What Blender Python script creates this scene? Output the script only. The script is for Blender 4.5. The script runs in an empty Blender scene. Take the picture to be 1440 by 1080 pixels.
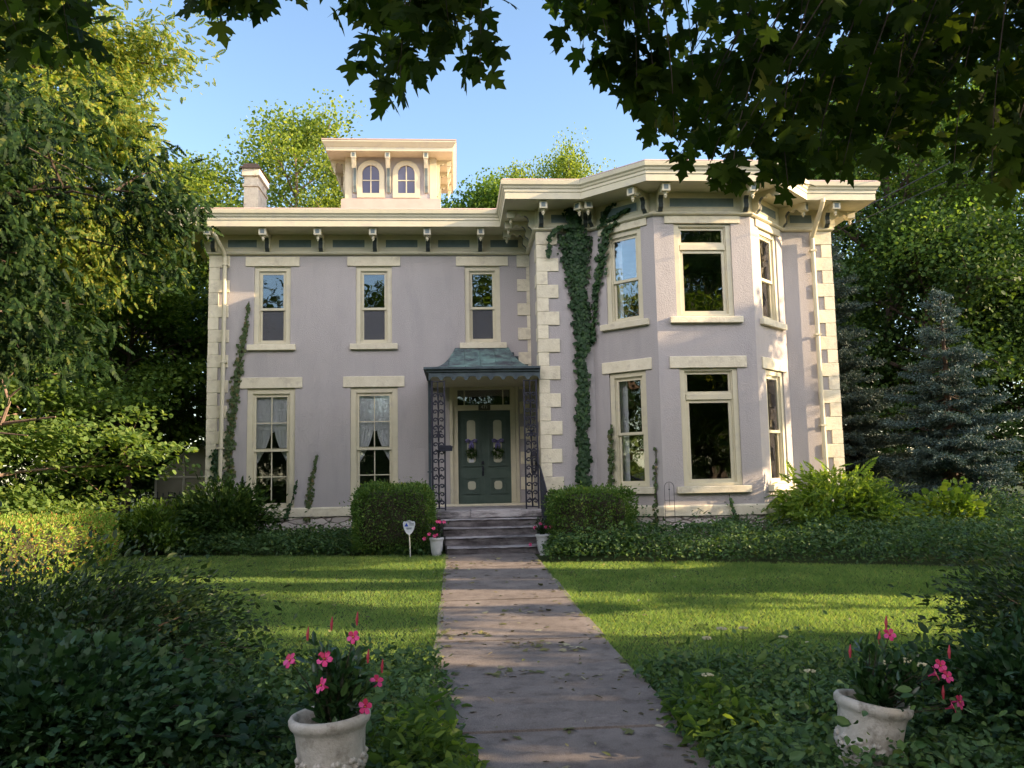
import bpy, math, random
import numpy as np
from mathutils import Matrix, Vector
rad = math.radians
rng = np.random.default_rng(7)
random.seed(7)
scene = bpy.context.scene
COL = scene.collection

# ---------------------------------------------------------------- camera
CAM_YAW, CAM_PITCH, CAM_ROLL, CAM_F = 0.0701, 0.1055, -0.01948, 1154.9
_f = Vector((math.sin(CAM_YAW) * math.cos(CAM_PITCH), math.cos(CAM_YAW) * math.cos(CAM_PITCH), math.sin(CAM_PITCH)))
_r = Vector((math.cos(CAM_YAW), -math.sin(CAM_YAW), 0)); _u = _r.cross(_f)
_r2 = _r * math.cos(CAM_ROLL) + _u * math.sin(CAM_ROLL); _u2 = -_r * math.sin(CAM_ROLL) + _u * math.cos(CAM_ROLL)
cam_d = bpy.data.cameras.new('camera'); cam = bpy.data.objects.new('camera', cam_d); COL.objects.link(cam)
cam.matrix_world = Matrix(((_r2.x, _u2.x, -_f.x, 0), (_r2.y, _u2.y, -_f.y, 0), (_r2.z, _u2.z, -_f.z, 1.6), (0, 0, 0, 1)))
cam_d.sensor_width = 36; cam_d.sensor_fit = 'HORIZONTAL'; cam_d.lens = CAM_F / 1440 * 36
cam_d.clip_start = 0.05; cam_d.clip_end = 2000
scene.camera = cam

# ---------------------------------------------------------------- sky, sun, exposure
SUN_EL, SUN_AZ = rad(18), rad(10)                       # azimuth measured from +X towards the viewer
SUN = Vector((math.cos(SUN_EL) * math.cos(SUN_AZ), -math.cos(SUN_EL) * math.sin(SUN_AZ), math.sin(SUN_EL)))
world = bpy.data.worlds.new('World'); scene.world = world; world.use_nodes = True
nt = world.node_tree
sky = nt.nodes.new('ShaderNodeTexSky'); sky.sky_type = 'NISHITA'; sky.sun_disc = False
sky.sun_elevation = SUN_EL; sky.sun_rotation = math.atan2(SUN.x, SUN.y)
sky.air_density = 1.0; sky.dust_density = 0.6; sky.ozone_density = 1.6
# added bright cloud bank behind the viewer, lights the shaded house front
def _wn(t, **k):
    n = nt.nodes.new(t)
    for a, b in k.items(): setattr(n, a, b)
    return n
_tc = _wn('ShaderNodeTexCoord'); _sx = _wn('ShaderNodeSeparateXYZ'); nt.links.new(_tc.outputs['Generated'], _sx.inputs[0])
def _step(src, a, b):
    m = _wn('ShaderNodeMapRange', interpolation_type='SMOOTHSTEP'); nt.links.new(src, m.inputs[0]); m.inputs[1].default_value, m.inputs[2].default_value = a, b; return m.outputs[0]
def _mul(a, b):
    m = _wn('ShaderNodeMath', operation='MULTIPLY'); nt.links.new(a, m.inputs[0]); nt.links.new(b, m.inputs[1]); return m.outputs[0]
_no = _wn('ShaderNodeTexNoise'); _no.inputs['Scale'].default_value = 2.6; _no.inputs['Detail'].default_value = 7; _no.inputs['Roughness'].default_value = 0.55; nt.links.new(_tc.outputs['Generated'], _no.inputs['Vector'])
_cf = _mul(_mul(_mul(_step(_sx.outputs[1], -0.02, -0.30), _step(_no.outputs[0], 0.36, 0.56)), _step(_sx.outputs[2], 0.26, 0.36)), _step(_sx.outputs[2], 0.80, 0.58))
_mx = _wn('ShaderNodeMix', data_type='RGBA'); nt.links.new(_cf, _mx.inputs[0]); nt.links.new(sky.outputs[0], _mx.inputs[6]); _mx.inputs[7].default_value = (12.4, 11.2, 11.8, 1)
nt.links.new(_mx.outputs[2], nt.nodes['Background'].inputs[0]); nt.nodes['Background'].inputs[1].default_value = 0.13
sun_d = bpy.data.lights.new('sun', 'SUN'); sun_d.energy = 5.0; sun_d.angle = rad(0.5); sun_d.color = (1.0, 0.73, 0.46)
sun = bpy.data.objects.new('sun', sun_d); COL.objects.link(sun)
sun.rotation_euler = SUN.to_track_quat('Z', 'Y').to_euler(); sun.location = (30, -5, 20)
scene.view_settings.view_transform = 'Standard'; scene.view_settings.look = 'None'
scene.view_settings.gamma = 1.0; scene.view_settings.use_curve_mapping = False
scene.view_settings.exposure = 1.6
scene.render.engine = 'CYCLES'
scene.cycles.max_bounces = 8; scene.cycles.transparent_max_bounces = 12

# ---------------------------------------------------------------- materials
def _mat(name):
    m = bpy.data.materials.new(name); m.use_nodes = True
    return m, m.node_tree.nodes, m.node_tree.links, m.node_tree.nodes['Principled BSDF']
def _noise(N, L, coord, scale, detail=4, rough=0.6):
    n = N.new('ShaderNodeTexNoise'); n.inputs['Scale'].default_value = scale
    n.inputs['Detail'].default_value = detail; n.inputs['Roughness'].default_value = rough
    L.new(coord, n.inputs['Vector']); return n
def _ramp(N, L, fac, stops):
    r = N.new('ShaderNodeValToRGB'); e = r.color_ramp.elements
    e[0].position, e[0].color = stops[0][0], (*stops[0][1], 1)
    e[1].position, e[1].color = stops[-1][0], (*stops[-1][1], 1)
    for p, c in stops[1:-1]:
        x = e.new(p); x.color = (*c, 1)
    L.new(fac, r.inputs[0]); return r
def _mix(N, L, a, b, fac, mode='MIX'):
    x = N.new('ShaderNodeMix'); x.data_type = 'RGBA'; x.blend_type = mode
    for s, v in ((6, a), (7, b), (0, fac)):
        if isinstance(v, (int, float)): x.inputs[s].default_value = v
        elif isinstance(v, tuple): x.inputs[s].default_value = (*v, 1)
        else: L.new(v, x.inputs[s])
    return x.outputs[2]
def surf(name, c1, c2, scale=3.0, rough=0.7, bump=0.1, bscale=40, stain=None, stain_scale=1.2, rand=0.0, spec=0.4, stretch=None, metal=0.0, stain_pos=(0.52, 0.68)):
    """weathered surface: two mottled tones, optional stains, fine bump"""
    m, N, L, P = _mat(name)
    tc = N.new('ShaderNodeNewGeometry').outputs['Position']
    if stretch:
        mp = N.new('ShaderNodeMapping'); mp.inputs['Scale'].default_value = stretch; L.new(tc, mp.inputs[0]); tc2 = mp.outputs[0]
    else: tc2 = tc
    n = _noise(N, L, tc2, scale, 6)
    col = _ramp(N, L, n.outputs[0], [(0.3, c1), (0.7, c2)]).outputs[0]
    if stain:
        n2 = _noise(N, L, tc2, stain_scale, 8, 0.7)
        f = _ramp(N, L, n2.outputs[0], [(stain_pos[0], (0, 0, 0)), (stain_pos[1], (1, 1, 1))]).outputs[0]
        col = _mix(N, L, col, stain, f)
    if rand:
        oi = N.new('ShaderNodeObjectInfo')
        mr = N.new('ShaderNodeMapRange'); mr.inputs[3].default_value = 1 - rand; mr.inputs[4].default_value = 1 + rand
        L.new(oi.outputs['Random'], mr.inputs[0])
        cb = N.new('ShaderNodeCombineColor')
        for i in range(3): L.new(mr.outputs[0], cb.inputs[i])
        col = _mix(N, L, col, cb.outputs[0], 1.0, 'MULTIPLY')
    L.new(col, P.inputs['Base Color'])
    P.inputs['Roughness'].default_value = rough; P.inputs['Specular IOR Level'].default_value = spec; P.inputs['Metallic'].default_value = metal
    if bump:
        nb = _noise(N, L, tc, bscale, 5, 0.65)
        b = N.new('ShaderNodeBump'); b.inputs['Strength'].default_value = bump; b.inputs['Distance'].default_value = 0.02
        L.new(nb.outputs[0], b.inputs['Height']); L.new(b.outputs[0], P.inputs['Normal'])
    return m
def leafmat(name, stops, trans=0.35, rough=0.55, spec=0.2, tboost=1.3):
    """leaf: colour differs leaf by leaf, part of the light passes through"""
    m, N, L, P = _mat(name)
    g = N.new('ShaderNodeNewGeometry')
    r = _ramp(N, L, g.outputs['Random Per Island'], stops)
    n = _noise(N, L, g.outputs['Position'], 1.1, 3)
    v = _ramp(N, L, n.outputs[0], [(0.3, (0.72, 0.78, 0.7)), (0.7, (1.25, 1.2, 1.15))])
    col = _mix(N, L, r.outputs[0], v.outputs[0], 1.0, 'MULTIPLY')
    L.new(col, P.inputs['Base Color']); P.inputs['Roughness'].default_value = rough; P.inputs['Specular IOR Level'].default_value = spec
    t = N.new('ShaderNodeBsdfTranslucent')
    tcol = _mix(N, L, col, (tboost * 1.05, tboost, tboost * 0.45), 1.0, 'MULTIPLY'); L.new(tcol, t.inputs[0])
    mx = N.new('ShaderNodeMixShader'); mx.inputs[0].default_value = trans
    L.new(P.outputs[0], mx.inputs[1]); L.new(t.outputs[0], mx.inputs[2])
    L.new(mx.outputs[0], N['Material Output'].inputs[0])
    return m
def glassmat(name, tint=(0.98, 0.99, 0.99), base=0.12):
    m, N, L, P = _mat(name)
    tr = N.new('ShaderNodeBsdfTransparent'); tr.inputs[0].default_value = (*tint, 1)
    gl = N.new('ShaderNodeBsdfGlossy'); gl.inputs['Roughness'].default_value = 0.0
    tc = N.new('ShaderNodeNewGeometry').outputs['Position']
    nb = _noise(N, L, tc, 1.6, 2); b = N.new('ShaderNodeBump'); b.inputs['Strength'].default_value = 0.06; b.inputs['Distance'].default_value = 0.1
    L.new(nb.outputs[0], b.inputs['Height']); L.new(b.outputs[0], gl.inputs['Normal'])
    fr = N.new('ShaderNodeFresnel'); fr.inputs[0].default_value = 1.5
    ad = N.new('ShaderNodeMath'); ad.operation = 'ADD'; ad.use_clamp = True; L.new(fr.outputs[0], ad.inputs[0]); ad.inputs[1].default_value = base
    mx = N.new('ShaderNodeMixShader'); L.new(ad.outputs[0], mx.inputs[0]); L.new(tr.outputs[0], mx.inputs[1]); L.new(gl.outputs[0], mx.inputs[2])
    L.new(mx.outputs[0], N['Material Output'].inputs[0])
    return m

M = {}
M['stucco'] = surf('mauve_stucco', (0.385, 0.362, 0.345), (0.42, 0.396, 0.378), 1.3, 0.88, 0.5, 48, stain=(0.36, 0.342, 0.33), stain_scale=1.1, stretch=(2.2, 2.2, 0.45))
M['cream'] = surf('cream_paint', (0.555, 0.515, 0.355), (0.605, 0.565, 0.40), 4, 0.5, 0.05, 60, stain=(0.50, 0.465, 0.355), stain_scale=3)
M['stone'] = surf('cream_stone', (0.63, 0.58, 0.415), (0.73, 0.68, 0.51), 7, 0.8, 0.35, 30, stain=(0.52, 0.47, 0.35), stain_scale=5, rand=0.07)
M['rubble'] = None
M['teal'] = surf('grey_green_paint', (0.115, 0.155, 0.15), (0.15, 0.19, 0.185), 6, 0.55, 0.05)
M['darkgreen'] = surf('dark_green_door_paint', (0.055, 0.088, 0.070), (0.075, 0.108, 0.088), 5, 0.42, 0.05)
M['iron'] = surf('black_iron', (0.012, 0.014, 0.026), (0.024, 0.026, 0.042), 12, 0.45, 0.2, 80)
M['strip'] = surf('dark_bracket_paint', (0.035, 0.045, 0.045), (0.055, 0.068, 0.066), 8, 0.5, 0.05)
M['copper'] = surf('verdigris_copper', (0.09, 0.15, 0.15), (0.20, 0.35, 0.31), 4.0, 0.6, 0.1, 20, stain=(0.045, 0.05, 0.065), stain_scale=2.2, stretch=(1, 1, 0.5), stain_pos=(0.42, 0.62))
M['coppertrim'] = surf('dark_patina_trim', (0.03, 0.045, 0.055), (0.065, 0.095, 0.105), 6, 0.6, 0.1, 30)
M['roof'] = surf('pinkish_metal_roof', (0.50, 0.36, 0.30), (0.60, 0.44, 0.37), 3, 0.6, 0.08)
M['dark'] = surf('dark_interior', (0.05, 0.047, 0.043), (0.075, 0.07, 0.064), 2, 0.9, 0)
M['frost'] = surf('frosted_door_glass', (0.42, 0.42, 0.30), (0.48, 0.48, 0.36), 5, 0.3, 0.02)
M['white'] = surf('white_cloth', (0.78, 0.82, 0.86), (0.85, 0.88, 0.91), 6, 0.9, 0.1, 90)
M['capstone'] = surf('sooty_cap', (0.035, 0.028, 0.025), (0.07, 0.05, 0.045), 6, 0.8, 0.2)
M['chimney'] = surf('tan_chimney_brick', (0.66, 0.58, 0.45), (0.80, 0.72, 0.58), 9, 0.85, 0.4, 25, stain=(0.45, 0.36, 0.27), stain_scale=4)
M['step'] = surf('weathered_step_stone', (0.32, 0.30, 0.29), (0.54, 0.51, 0.49), 5, 0.8, 0.5, 22, stain=(0.11, 0.10, 0.098), stain_scale=2.6, stretch=(0.6, 1, 2.5), stain_pos=(0.44, 0.60))
M['riser'] = surf('shaded_riser_stone', (0.09, 0.08, 0.08), (0.24, 0.22, 0.215), 4, 0.85, 0.6, 22, stain=(0.05, 0.042, 0.042), stain_scale=2.6, stretch=(0.6, 1, 2.0), stain_pos=(0.44, 0.62))  # darker than the treads: shade of the upright faces put into the colour
M['concrete'] = surf('old_concrete', (0.135, 0.115, 0.115), (0.185, 0.16, 0.155), 1.6, 0.85, 0.35, 90, stain=(0.085, 0.072, 0.072), stain_scale=0.9, stain_pos=(0.45, 0.66))
M['soil'] = surf('lawn_soil', (0.035, 0.045, 0.018), (0.06, 0.085, 0.025), 2.5, 0.95, 0.4, 60, spec=0.1)
M['urn'] = surf('weathered_urn_cement', (0.36, 0.34, 0.28), (0.52, 0.50, 0.44), 14, 0.75, 0.3, 60, stain=(0.17, 0.155, 0.12), stain_scale=9, stain_pos=(0.5, 0.68))
M['urnwhite'] = surf('white_urn', (0.42, 0.43, 0.42), (0.54, 0.55, 0.54), 9, 0.6, 0.2, 60)
M['potsoil'] = surf('potting_soil', (0.02, 0.014, 0.012), (0.04, 0.03, 0.025), 20, 0.95, 0.5)
M['bark'] = surf('brown_bark', (0.055, 0.04, 0.03), (0.115, 0.085, 0.065), 6, 0.9, 0.8, 18, stretch=(1, 1, 0.25))
M['barkpale'] = surf('smooth_pale_bark', (0.19, 0.13, 0.10), (0.28, 0.20, 0.16), 6, 0.8, 0.5, 18)
M['twig'] = surf('dark_twigs', (0.022, 0.02, 0.012), (0.045, 0.04, 0.02), 9, 0.9, 0.3)
M['galv'] = surf('greenhouse_frame_metal', (0.62, 0.60, 0.5), (0.7, 0.68, 0.6), 5, 0.5, 0.05)
M['polycarb'] = surf('dusty_greenhouse_panel', (0.26, 0.25, 0.19), (0.34, 0.33, 0.26), 2, 0.35, 0.03)
M['cable'] = surf('cable', (0.03, 0.03, 0.035), (0.05, 0.05, 0.055), 9, 0.5, 0)
M['signwhite'] = surf('sign_face', (0.55, 0.58, 0.62), (0.62, 0.65, 0.69), 9, 0.4, 0)
M['signblue'] = surf('sign_blue', (0.01, 0.045, 0.42), (0.015, 0.06, 0.5), 9, 0.4, 0)
M['signgrey'] = surf('sign_print', (0.12, 0.14, 0.2), (0.16, 0.18, 0.24), 9, 0.5, 0)
M['ribbon'] = surf('lavender_ribbon', (0.10, 0.09, 0.22), (0.16, 0.15, 0.32), 12, 0.6, 0.1)
M['stake'] = surf('pale_stake', (0.40, 0.42, 0.38), (0.5, 0.52, 0.47), 9, 0.5, 0)
M['plate'] = surf('number_plate', (0.05, 0.05, 0.035), (0.07, 0.07, 0.05), 9, 0.5, 0)
M['digit'] = surf('number_digits', (0.5, 0.5, 0.42), (0.58, 0.58, 0.5), 9, 0.5, 0)
M['terracotta'] = surf('reddish_dry_growth', (0.22, 0.09, 0.05), (0.3, 0.13, 0.07), 9, 0.8, 0.2)
M['glass'] = glassmat('window_glass', base=0.09)
M['glass_sky'] = glassmat('old_window_glass', base=0.13)
def screenmat():
    m, N, L, P = _mat('grey_insect_screen'); P.inputs['Base Color'].default_value = (.10, .105, .115, 1); P.inputs['Roughness'].default_value = .8
    tr = N.new('ShaderNodeBsdfTransparent'); mx = N.new('ShaderNodeMixShader'); mx.inputs[0].default_value = .55; L.new(tr.outputs[0], mx.inputs[1]); L.new(P.outputs[0], mx.inputs[2]); L.new(mx.outputs[0], N['Material Output'].inputs[0]); return m
M['screen'] = screenmat()
# rubble foundation: blocks and mortar in the material
def rubble():
    m, N, L, P = _mat('whitewashed_rubble')
    g = N.new('ShaderNodeNewGeometry').outputs['Position']
    mp = N.new('ShaderNodeMapping'); mp.inputs['Scale'].default_value = (3.2, 3.2, 8.5); L.new(g, mp.inputs[0])
    nz = _noise(N, L, g, 3, 3); md = N.new('ShaderNodeVectorMath'); md.operation = 'MULTIPLY_ADD'
    L.new(nz.outputs['Color'], md.inputs[0]); md.inputs[1].default_value = (0.6, 0.6, 0.6); L.new(mp.outputs[0], md.inputs[2])
    vo = N.new('ShaderNodeTexVoronoi'); vo.feature = 'DISTANCE_TO_EDGE'; vo.inputs['Scale'].default_value = 1.0; L.new(md.outputs[0], vo.inputs['Vector'])
    vc = N.new('ShaderNodeTexVoronoi'); vc.inputs['Scale'].default_value = 1.0; L.new(md.outputs[0], vc.inputs['Vector'])
    e = _ramp(N, L, vo.outputs['Distance'], [(0.02, (0.16, 0.14, 0.12)), (0.10, (0.55, 0.52, 0.47))])
    sh = N.new('ShaderNodeSeparateColor'); L.new(vc.outputs['Color'], sh.inputs[0])
    tone = _ramp(N, L, sh.outputs[0], [(0.0, (0.75, 0.72, 0.70)), (1.0, (1.1, 1.08, 1.05))])
    L.new(_mix(N, L, e.outputs[0], tone.outputs[0], 1.0, 'MULTIPLY'), P.inputs['Base Color'])
    b = N.new('ShaderNodeBump'); b.inputs['Strength'].default_value = 0.8; b.inputs['Distance'].default_value = 0.04
    L.new(e.outputs[0], b.inputs['Height']); L.new(b.outputs[0], P.inputs['Normal']); P.inputs['Roughness'].default_value = 0.9
    return m
M['rubble'] = rubble()
def concrete():
    m, N, L, P = _mat('old_concrete_walk'); g = N.new('ShaderNodeNewGeometry').outputs['Position']
    a = _noise(N, L, g, 1.7, 7, 0.65); base = _ramp(N, L, a.outputs[0], [(0.3, (0.135, 0.118, 0.106)), (0.5, (0.19, 0.168, 0.150)), (0.72, (0.25, 0.222, 0.20))])
    sp = _noise(N, L, g, 170, 2, 0.5); spk = _ramp(N, L, sp.outputs[0], [(0.32, (0.55, 0.55, 0.56)), (0.5, (1, 1, 1)), (0.68, (1.55, 1.5, 1.45))])
    c = _mix(N, L, base.outputs[0], spk.outputs[0], 0.75, 'MULTIPLY')
    st = _noise(N, L, g, 5.5, 8, 0.75); sm = _ramp(N, L, st.outputs[0], [(0.50, (1, 1, 1)), (0.66, (0.52, 0.50, 0.50))]); c = _mix(N, L, c, sm.outputs[0], 0.8, 'MULTIPLY')
    w = _noise(N, L, g, 2.0, 3); md = N.new('ShaderNodeVectorMath'); md.operation = 'MULTIPLY_ADD'; L.new(w.outputs['Color'], md.inputs[0]); md.inputs[1].default_value = (0.5, 0.5, 0.5); L.new(g, md.inputs[2])
    vo = N.new('ShaderNodeTexVoronoi'); vo.feature = 'DISTANCE_TO_EDGE'; vo.inputs['Scale'].default_value = 0.55; L.new(md.outputs[0], vo.inputs['Vector'])
    cr = _ramp(N, L, vo.outputs['Distance'], [(0.0, (0.25, 0.25, 0.24)), (0.006, (1, 1, 1))]); c = _mix(N, L, c, cr.outputs[0], 0.12, 'MULTIPLY')
    L.new(c, P.inputs['Base Color']); P.inputs['Roughness'].default_value = 0.85; P.inputs['Specular IOR Level'].default_value = 0.25
    b = N.new('ShaderNodeBump'); b.inputs['Strength'].default_value = 0.5; b.inputs['Distance'].default_value = 0.006; L.new(sp.outputs[0], b.inputs['Height']); L.new(b.outputs[0], P.inputs['Normal'])
    return m
M['concrete'] = concrete()
# leaves
M['l_maple'] = leafmat('maple_leaf', [(0, (0.019, 0.039, 0.008)), (0.6, (0.034, 0.061, 0.011)), (0.96, (0.06, 0.098, 0.015)), (1, (0.18, 0.19, 0.045))], 0.55, 0.6, 0.1, 2.1)
M['l_green'] = leafmat('broad_leaf', [(0, (0.05, 0.10, 0.024)), (0.6, (0.09, 0.165, 0.035)), (1, (0.18, 0.26, 0.05))], 0.46, 0.55, 0.15, 1.7)
M['l_yellow'] = leafmat('yellowing_leaf', [(0, (0.07, 0.135, 0.03)), (0.5, (0.15, 0.22, 0.05)), (1, (0.31, 0.29, 0.06))], 0.48, 0.55, 0.15, 1.7)
M['l_pale'] = leafmat('pale_leaf', [(0, (0.07, 0.12, 0.025)), (0.5, (0.17, 0.24, 0.05)), (1, (0.27, 0.32, 0.07))], 0.48, 0.55, 0.15, 1.7)
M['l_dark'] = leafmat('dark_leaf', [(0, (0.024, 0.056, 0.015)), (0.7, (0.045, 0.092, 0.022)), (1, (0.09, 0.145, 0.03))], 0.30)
M['l_walnut'] = leafmat('walnut_leaflet', [(0, (0.009, 0.025, 0.009)), (0.6, (0.018, 0.045, 0.014)), (0.92, (0.042, 0.08, 0.022)), (1, (0.09, 0.11, 0.026))], 0.36, 0.55, 0.12)
M['l_layer'] = leafmat('layered_leaf', [(0, (0.08, 0.15, 0.045)), (0.6, (0.14, 0.23, 0.07)), (1, (0.22, 0.30, 0.09))], 0.45, 0.55, 0.15, 1.6)
M['l_lime'] = leafmat('lime_leaf', [(0, (0.07, 0.13, 0.02)), (0.6, (0.12, 0.21, 0.03)), (1, (0.24, 0.32, 0.05))], 0.48, 0.55, 0.15, 1.6)
M['l_box'] = leafmat('boxwood_leaf', [(0, (0.055, 0.115, 0.028)), (0.7, (0.10, 0.19, 0.042)), (0.95, (0.15, 0.24, 0.05)), (1, (0.22, 0.25, 0.06))], 0.32, 0.5)
M['l_hedge'] = leafmat('golden_hedge_leaf', [(0, (0.15, 0.28, 0.05)), (0.62, (0.27, 0.42, 0.085)), (0.86, (0.42, 0.38, 0.12)), (1, (0.46, 0.20, 0.09))], 0.42, 0.55, 0.15, 1.5)
M['l_ivy'] = leafmat('ivy_leaf', [(0, (0.014, 0.042, 0.015)), (0.7, (0.028, 0.072, 0.024)), (1, (0.05, 0.10, 0.028))], 0.22, 0.5, 0.25)
M['l_ivyloose'] = leafmat('sparse_ivy_leaf', [(0, (0.05, 0.085, 0.03)), (0.8, (0.08, 0.12, 0.045)), (1, (0.17, 0.13, 0.06))], 0.25, 0.5)
M['l_cover'] = leafmat('ground_cover_leaf', [(0, (0.038, 0.085, 0.032)), (0.6, (0.07, 0.14, 0.05)), (0.95, (0.12, 0.20, 0.06)), (1, (0.16, 0.19, 0.05))], 0.3, 0.5, 0.25)
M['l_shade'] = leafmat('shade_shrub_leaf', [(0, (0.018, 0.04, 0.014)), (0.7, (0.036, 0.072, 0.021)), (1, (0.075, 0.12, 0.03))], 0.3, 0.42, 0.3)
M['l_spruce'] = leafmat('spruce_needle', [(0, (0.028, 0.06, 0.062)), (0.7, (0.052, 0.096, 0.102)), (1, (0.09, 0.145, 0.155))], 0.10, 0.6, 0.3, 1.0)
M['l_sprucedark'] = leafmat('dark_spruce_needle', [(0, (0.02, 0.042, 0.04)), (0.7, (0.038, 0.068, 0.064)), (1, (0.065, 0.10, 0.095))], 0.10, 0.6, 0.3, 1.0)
M['l_grass'] = leafmat('grass_blade', [(0, (0.095, 0.175, 0.062)), (0.6, (0.155, 0.255, 0.088)), (0.95, (0.23, 0.30, 0.11)), (1, (0.32, 0.30, 0.12))], 0.5, 0.55, 0.15, 1.9)
M['l_litter'] = leafmat('fallen_leaf', [(0, (0.07, 0.055, 0.03)), (0.4, (0.10, 0.12, 0.04)), (0.7, (0.22, 0.19, 0.09)), (1, (0.40, 0.38, 0.27))], 0.05, 0.6)
M['petal'] = leafmat('pink_petal', [(0, (0.55, 0.03, 0.10)), (0.6, (0.68, 0.05, 0.22)), (1, (0.78, 0.12, 0.40))], 0.25, 0.5, 0.3, 1.0)
M['flower_eye'] = surf('yellow_flower_eye', (0.6, 0.33, 0.03), (0.7, 0.42, 0.05), 9, 0.6, 0)
M['bud'] = surf('red_bud', (0.35, 0.03, 0.05), (0.45, 0.06, 0.08), 9, 0.6, 0)
M['l_mandevilla'] = leafmat('mandevilla_leaf', [(0, (0.012, 0.04, 0.014)), (0.7, (0.025, 0.065, 0.018)), (1, (0.055, 0.10, 0.025))], 0.22, 0.28, 0.5)
M['yarrow'] = surf('cream_flower_head', (0.35, 0.34, 0.2), (0.48, 0.46, 0.3), 30, 0.9, 0.3)

# ---------------------------------------------------------------- object helpers
WM = {}                                                  # world matrix of everything built
def place(o, parent, mw):
    COL.objects.link(o)
    if parent is not None:
        o.parent = parent; o.matrix_basis = WM[parent.name].inverted() @ mw
    else: o.matrix_basis = mw
    WM[o.name] = mw
    return o
def tag(o, label=None, cat=None, group=None, kind=None):
    if label: o['label'] = label
    if cat: o['category'] = cat
    if group: o['group'] = group
    if kind: o['kind'] = kind
    return o
def thing(name, loc, label, cat, group=None, rz=0):
    o = bpy.data.objects.new(name, None); o.empty_display_size = 0.2
    place(o, None, Matrix.Translation(loc) @ Matrix.Rotation(rz, 4, 'Z'))
    return tag(o, label, cat, group)
class MB:
    """collects shapes; build() links them as one mesh object"""
    def __init__(s): s.v, s.f, s.m = [], [], []
    def add(s, vs, fs, mat=0):
        k = len(s.v); s.v += [tuple(v) for v in vs]; s.f += [tuple(i + k for i in f) for f in fs]; s.m += [mat] * len(fs)
    def box(s, x0, x1, y0, y1, z0, z1, mat=0):
        s.add([(x0, y0, z0), (x1, y0, z0), (x1, y1, z0), (x0, y1, z0), (x0, y0, z1), (x1, y0, z1), (x1, y1, z1), (x0, y1, z1)],
              [(0, 3, 2, 1), (4, 5, 6, 7), (0, 1, 5, 4), (1, 2, 6, 5), (2, 3, 7, 6), (3, 0, 4, 7)], mat)
    def cbox(s, x0, x1, y0, y1, z0, z1, c=0.01, mat=0):
        """box with chamfered upright and top front edges"""
        def ring(i, z): return [(x0 + i, y0 + i, z), (x1 - i, y0 + i, z), (x1 - i, y1 - i, z), (x0 + i, y1 - i, z)]
        vs = ring(c, z0) + ring(0, z0 + c) + ring(0, z1 - c) + ring(c, z1)
        fs = [(0, 3, 2, 1), (12, 13, 14, 15)]
        for k in range(3):
            for i in range(4):
                j = (i + 1) % 4; fs.append((k * 4 + i, k * 4 + j, k * 4 + 4 + j, k * 4 + 4 + i))
        s.add(vs, fs, mat)
    def prism(s, poly, lo, hi, axis='x', mat=0):
        """extrude a 2D outline along an axis; poly pairs fill the two other axes in order"""
        def p(a, b, t): return (t, a, b) if axis == 'x' else (a, t, b) if axis == 'y' else (a, b, t)
        n = len(poly)
        vs = [p(a, b, lo) for a, b in poly] + [p(a, b, hi) for a, b in poly]
        fs = [tuple(range(n))[::-1], tuple(range(n, 2 * n))] + [(i, (i + 1) % n, n + (i + 1) % n, n + i) for i in range(n)]
        s.add(vs, fs, mat)
    def tube(s, pts, r, n=6, mat=0, cap=True):
        pts = [Vector(p) for p in pts]; R = r if isinstance(r, (list, tuple)) else [r] * len(pts)
        vs, fs = [], []; prev = None
        for i, p in enumerate(pts):
            t = (pts[min(i + 1, len(pts) - 1)] - pts[max(i - 1, 0)]).normalized()
            if prev is None:
                a = t.cross(Vector((0, 0, 1)) if abs(t.z) < 0.9 else Vector((1, 0, 0))).normalized()
            else:
                a = (prev - t * prev.dot(t)).normalized()
            prev = a; b = t.cross(a)
            for k in range(n):
                q = 2 * math.pi * k / n; vs.append(p + (a * math.cos(q) + b * math.sin(q)) * R[i])
        for i in range(len(pts) - 1):
            for k in range(n):
                j = (k + 1) % n; fs.append((i * n + k, i * n + j, i * n + n + j, i * n + n + k))
        if cap: fs += [tuple(range(n))[::-1], tuple(range(len(vs) - n, len(vs)))]
        s.add(vs, fs, mat)
    def lathe(s, prof, c=(0, 0, 0), n=28, mat=0, close=False):
        vs, fs = [], []
        for r, z in prof:
            for k in range(n):
                q = 2 * math.pi * k / n; vs.append((c[0] + r * math.cos(q), c[1] + r * math.sin(q), c[2] + z))
        for i in range(len(prof) - 1):
            for k in range(n):
                j = (k + 1) % n; fs.append((i * n + k, i * n + j, i * n + n + j, i * n + n + k))
        s.add(vs, fs, mat)
    def build(s, name, mats, parent=None, loc=(0, 0, 0), rz=0, smooth=False, bevel=0, rx=0):
        if not isinstance(mats, (list, tuple)): mats = [mats]
        V = np.array(s.v, float); c = (V.min(0) + V.max(0)) / 2; V = V - c
        me = bpy.data.meshes.new(name); me.from_pydata([tuple(v) for v in V], [], s.f)
        for m in mats: me.materials.append(m)
        me.polygons.foreach_set('material_index', s.m)
        if smooth: me.polygons.foreach_set('use_smooth', [True] * len(me.polygons))
        me.update()
        o = bpy.data.objects.new(name, me)
        place(o, parent, Matrix.Translation(loc) @ Matrix.Rotation(rz, 4, 'Z') @ Matrix.Rotation(rx, 4, 'X') @ Matrix.Translation(tuple(c)))
        if bevel:
            b = o.modifiers.new('bevel', 'BEVEL'); b.width = bevel; b.segments = 2; b.limit_method = 'ANGLE'
        return o
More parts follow.
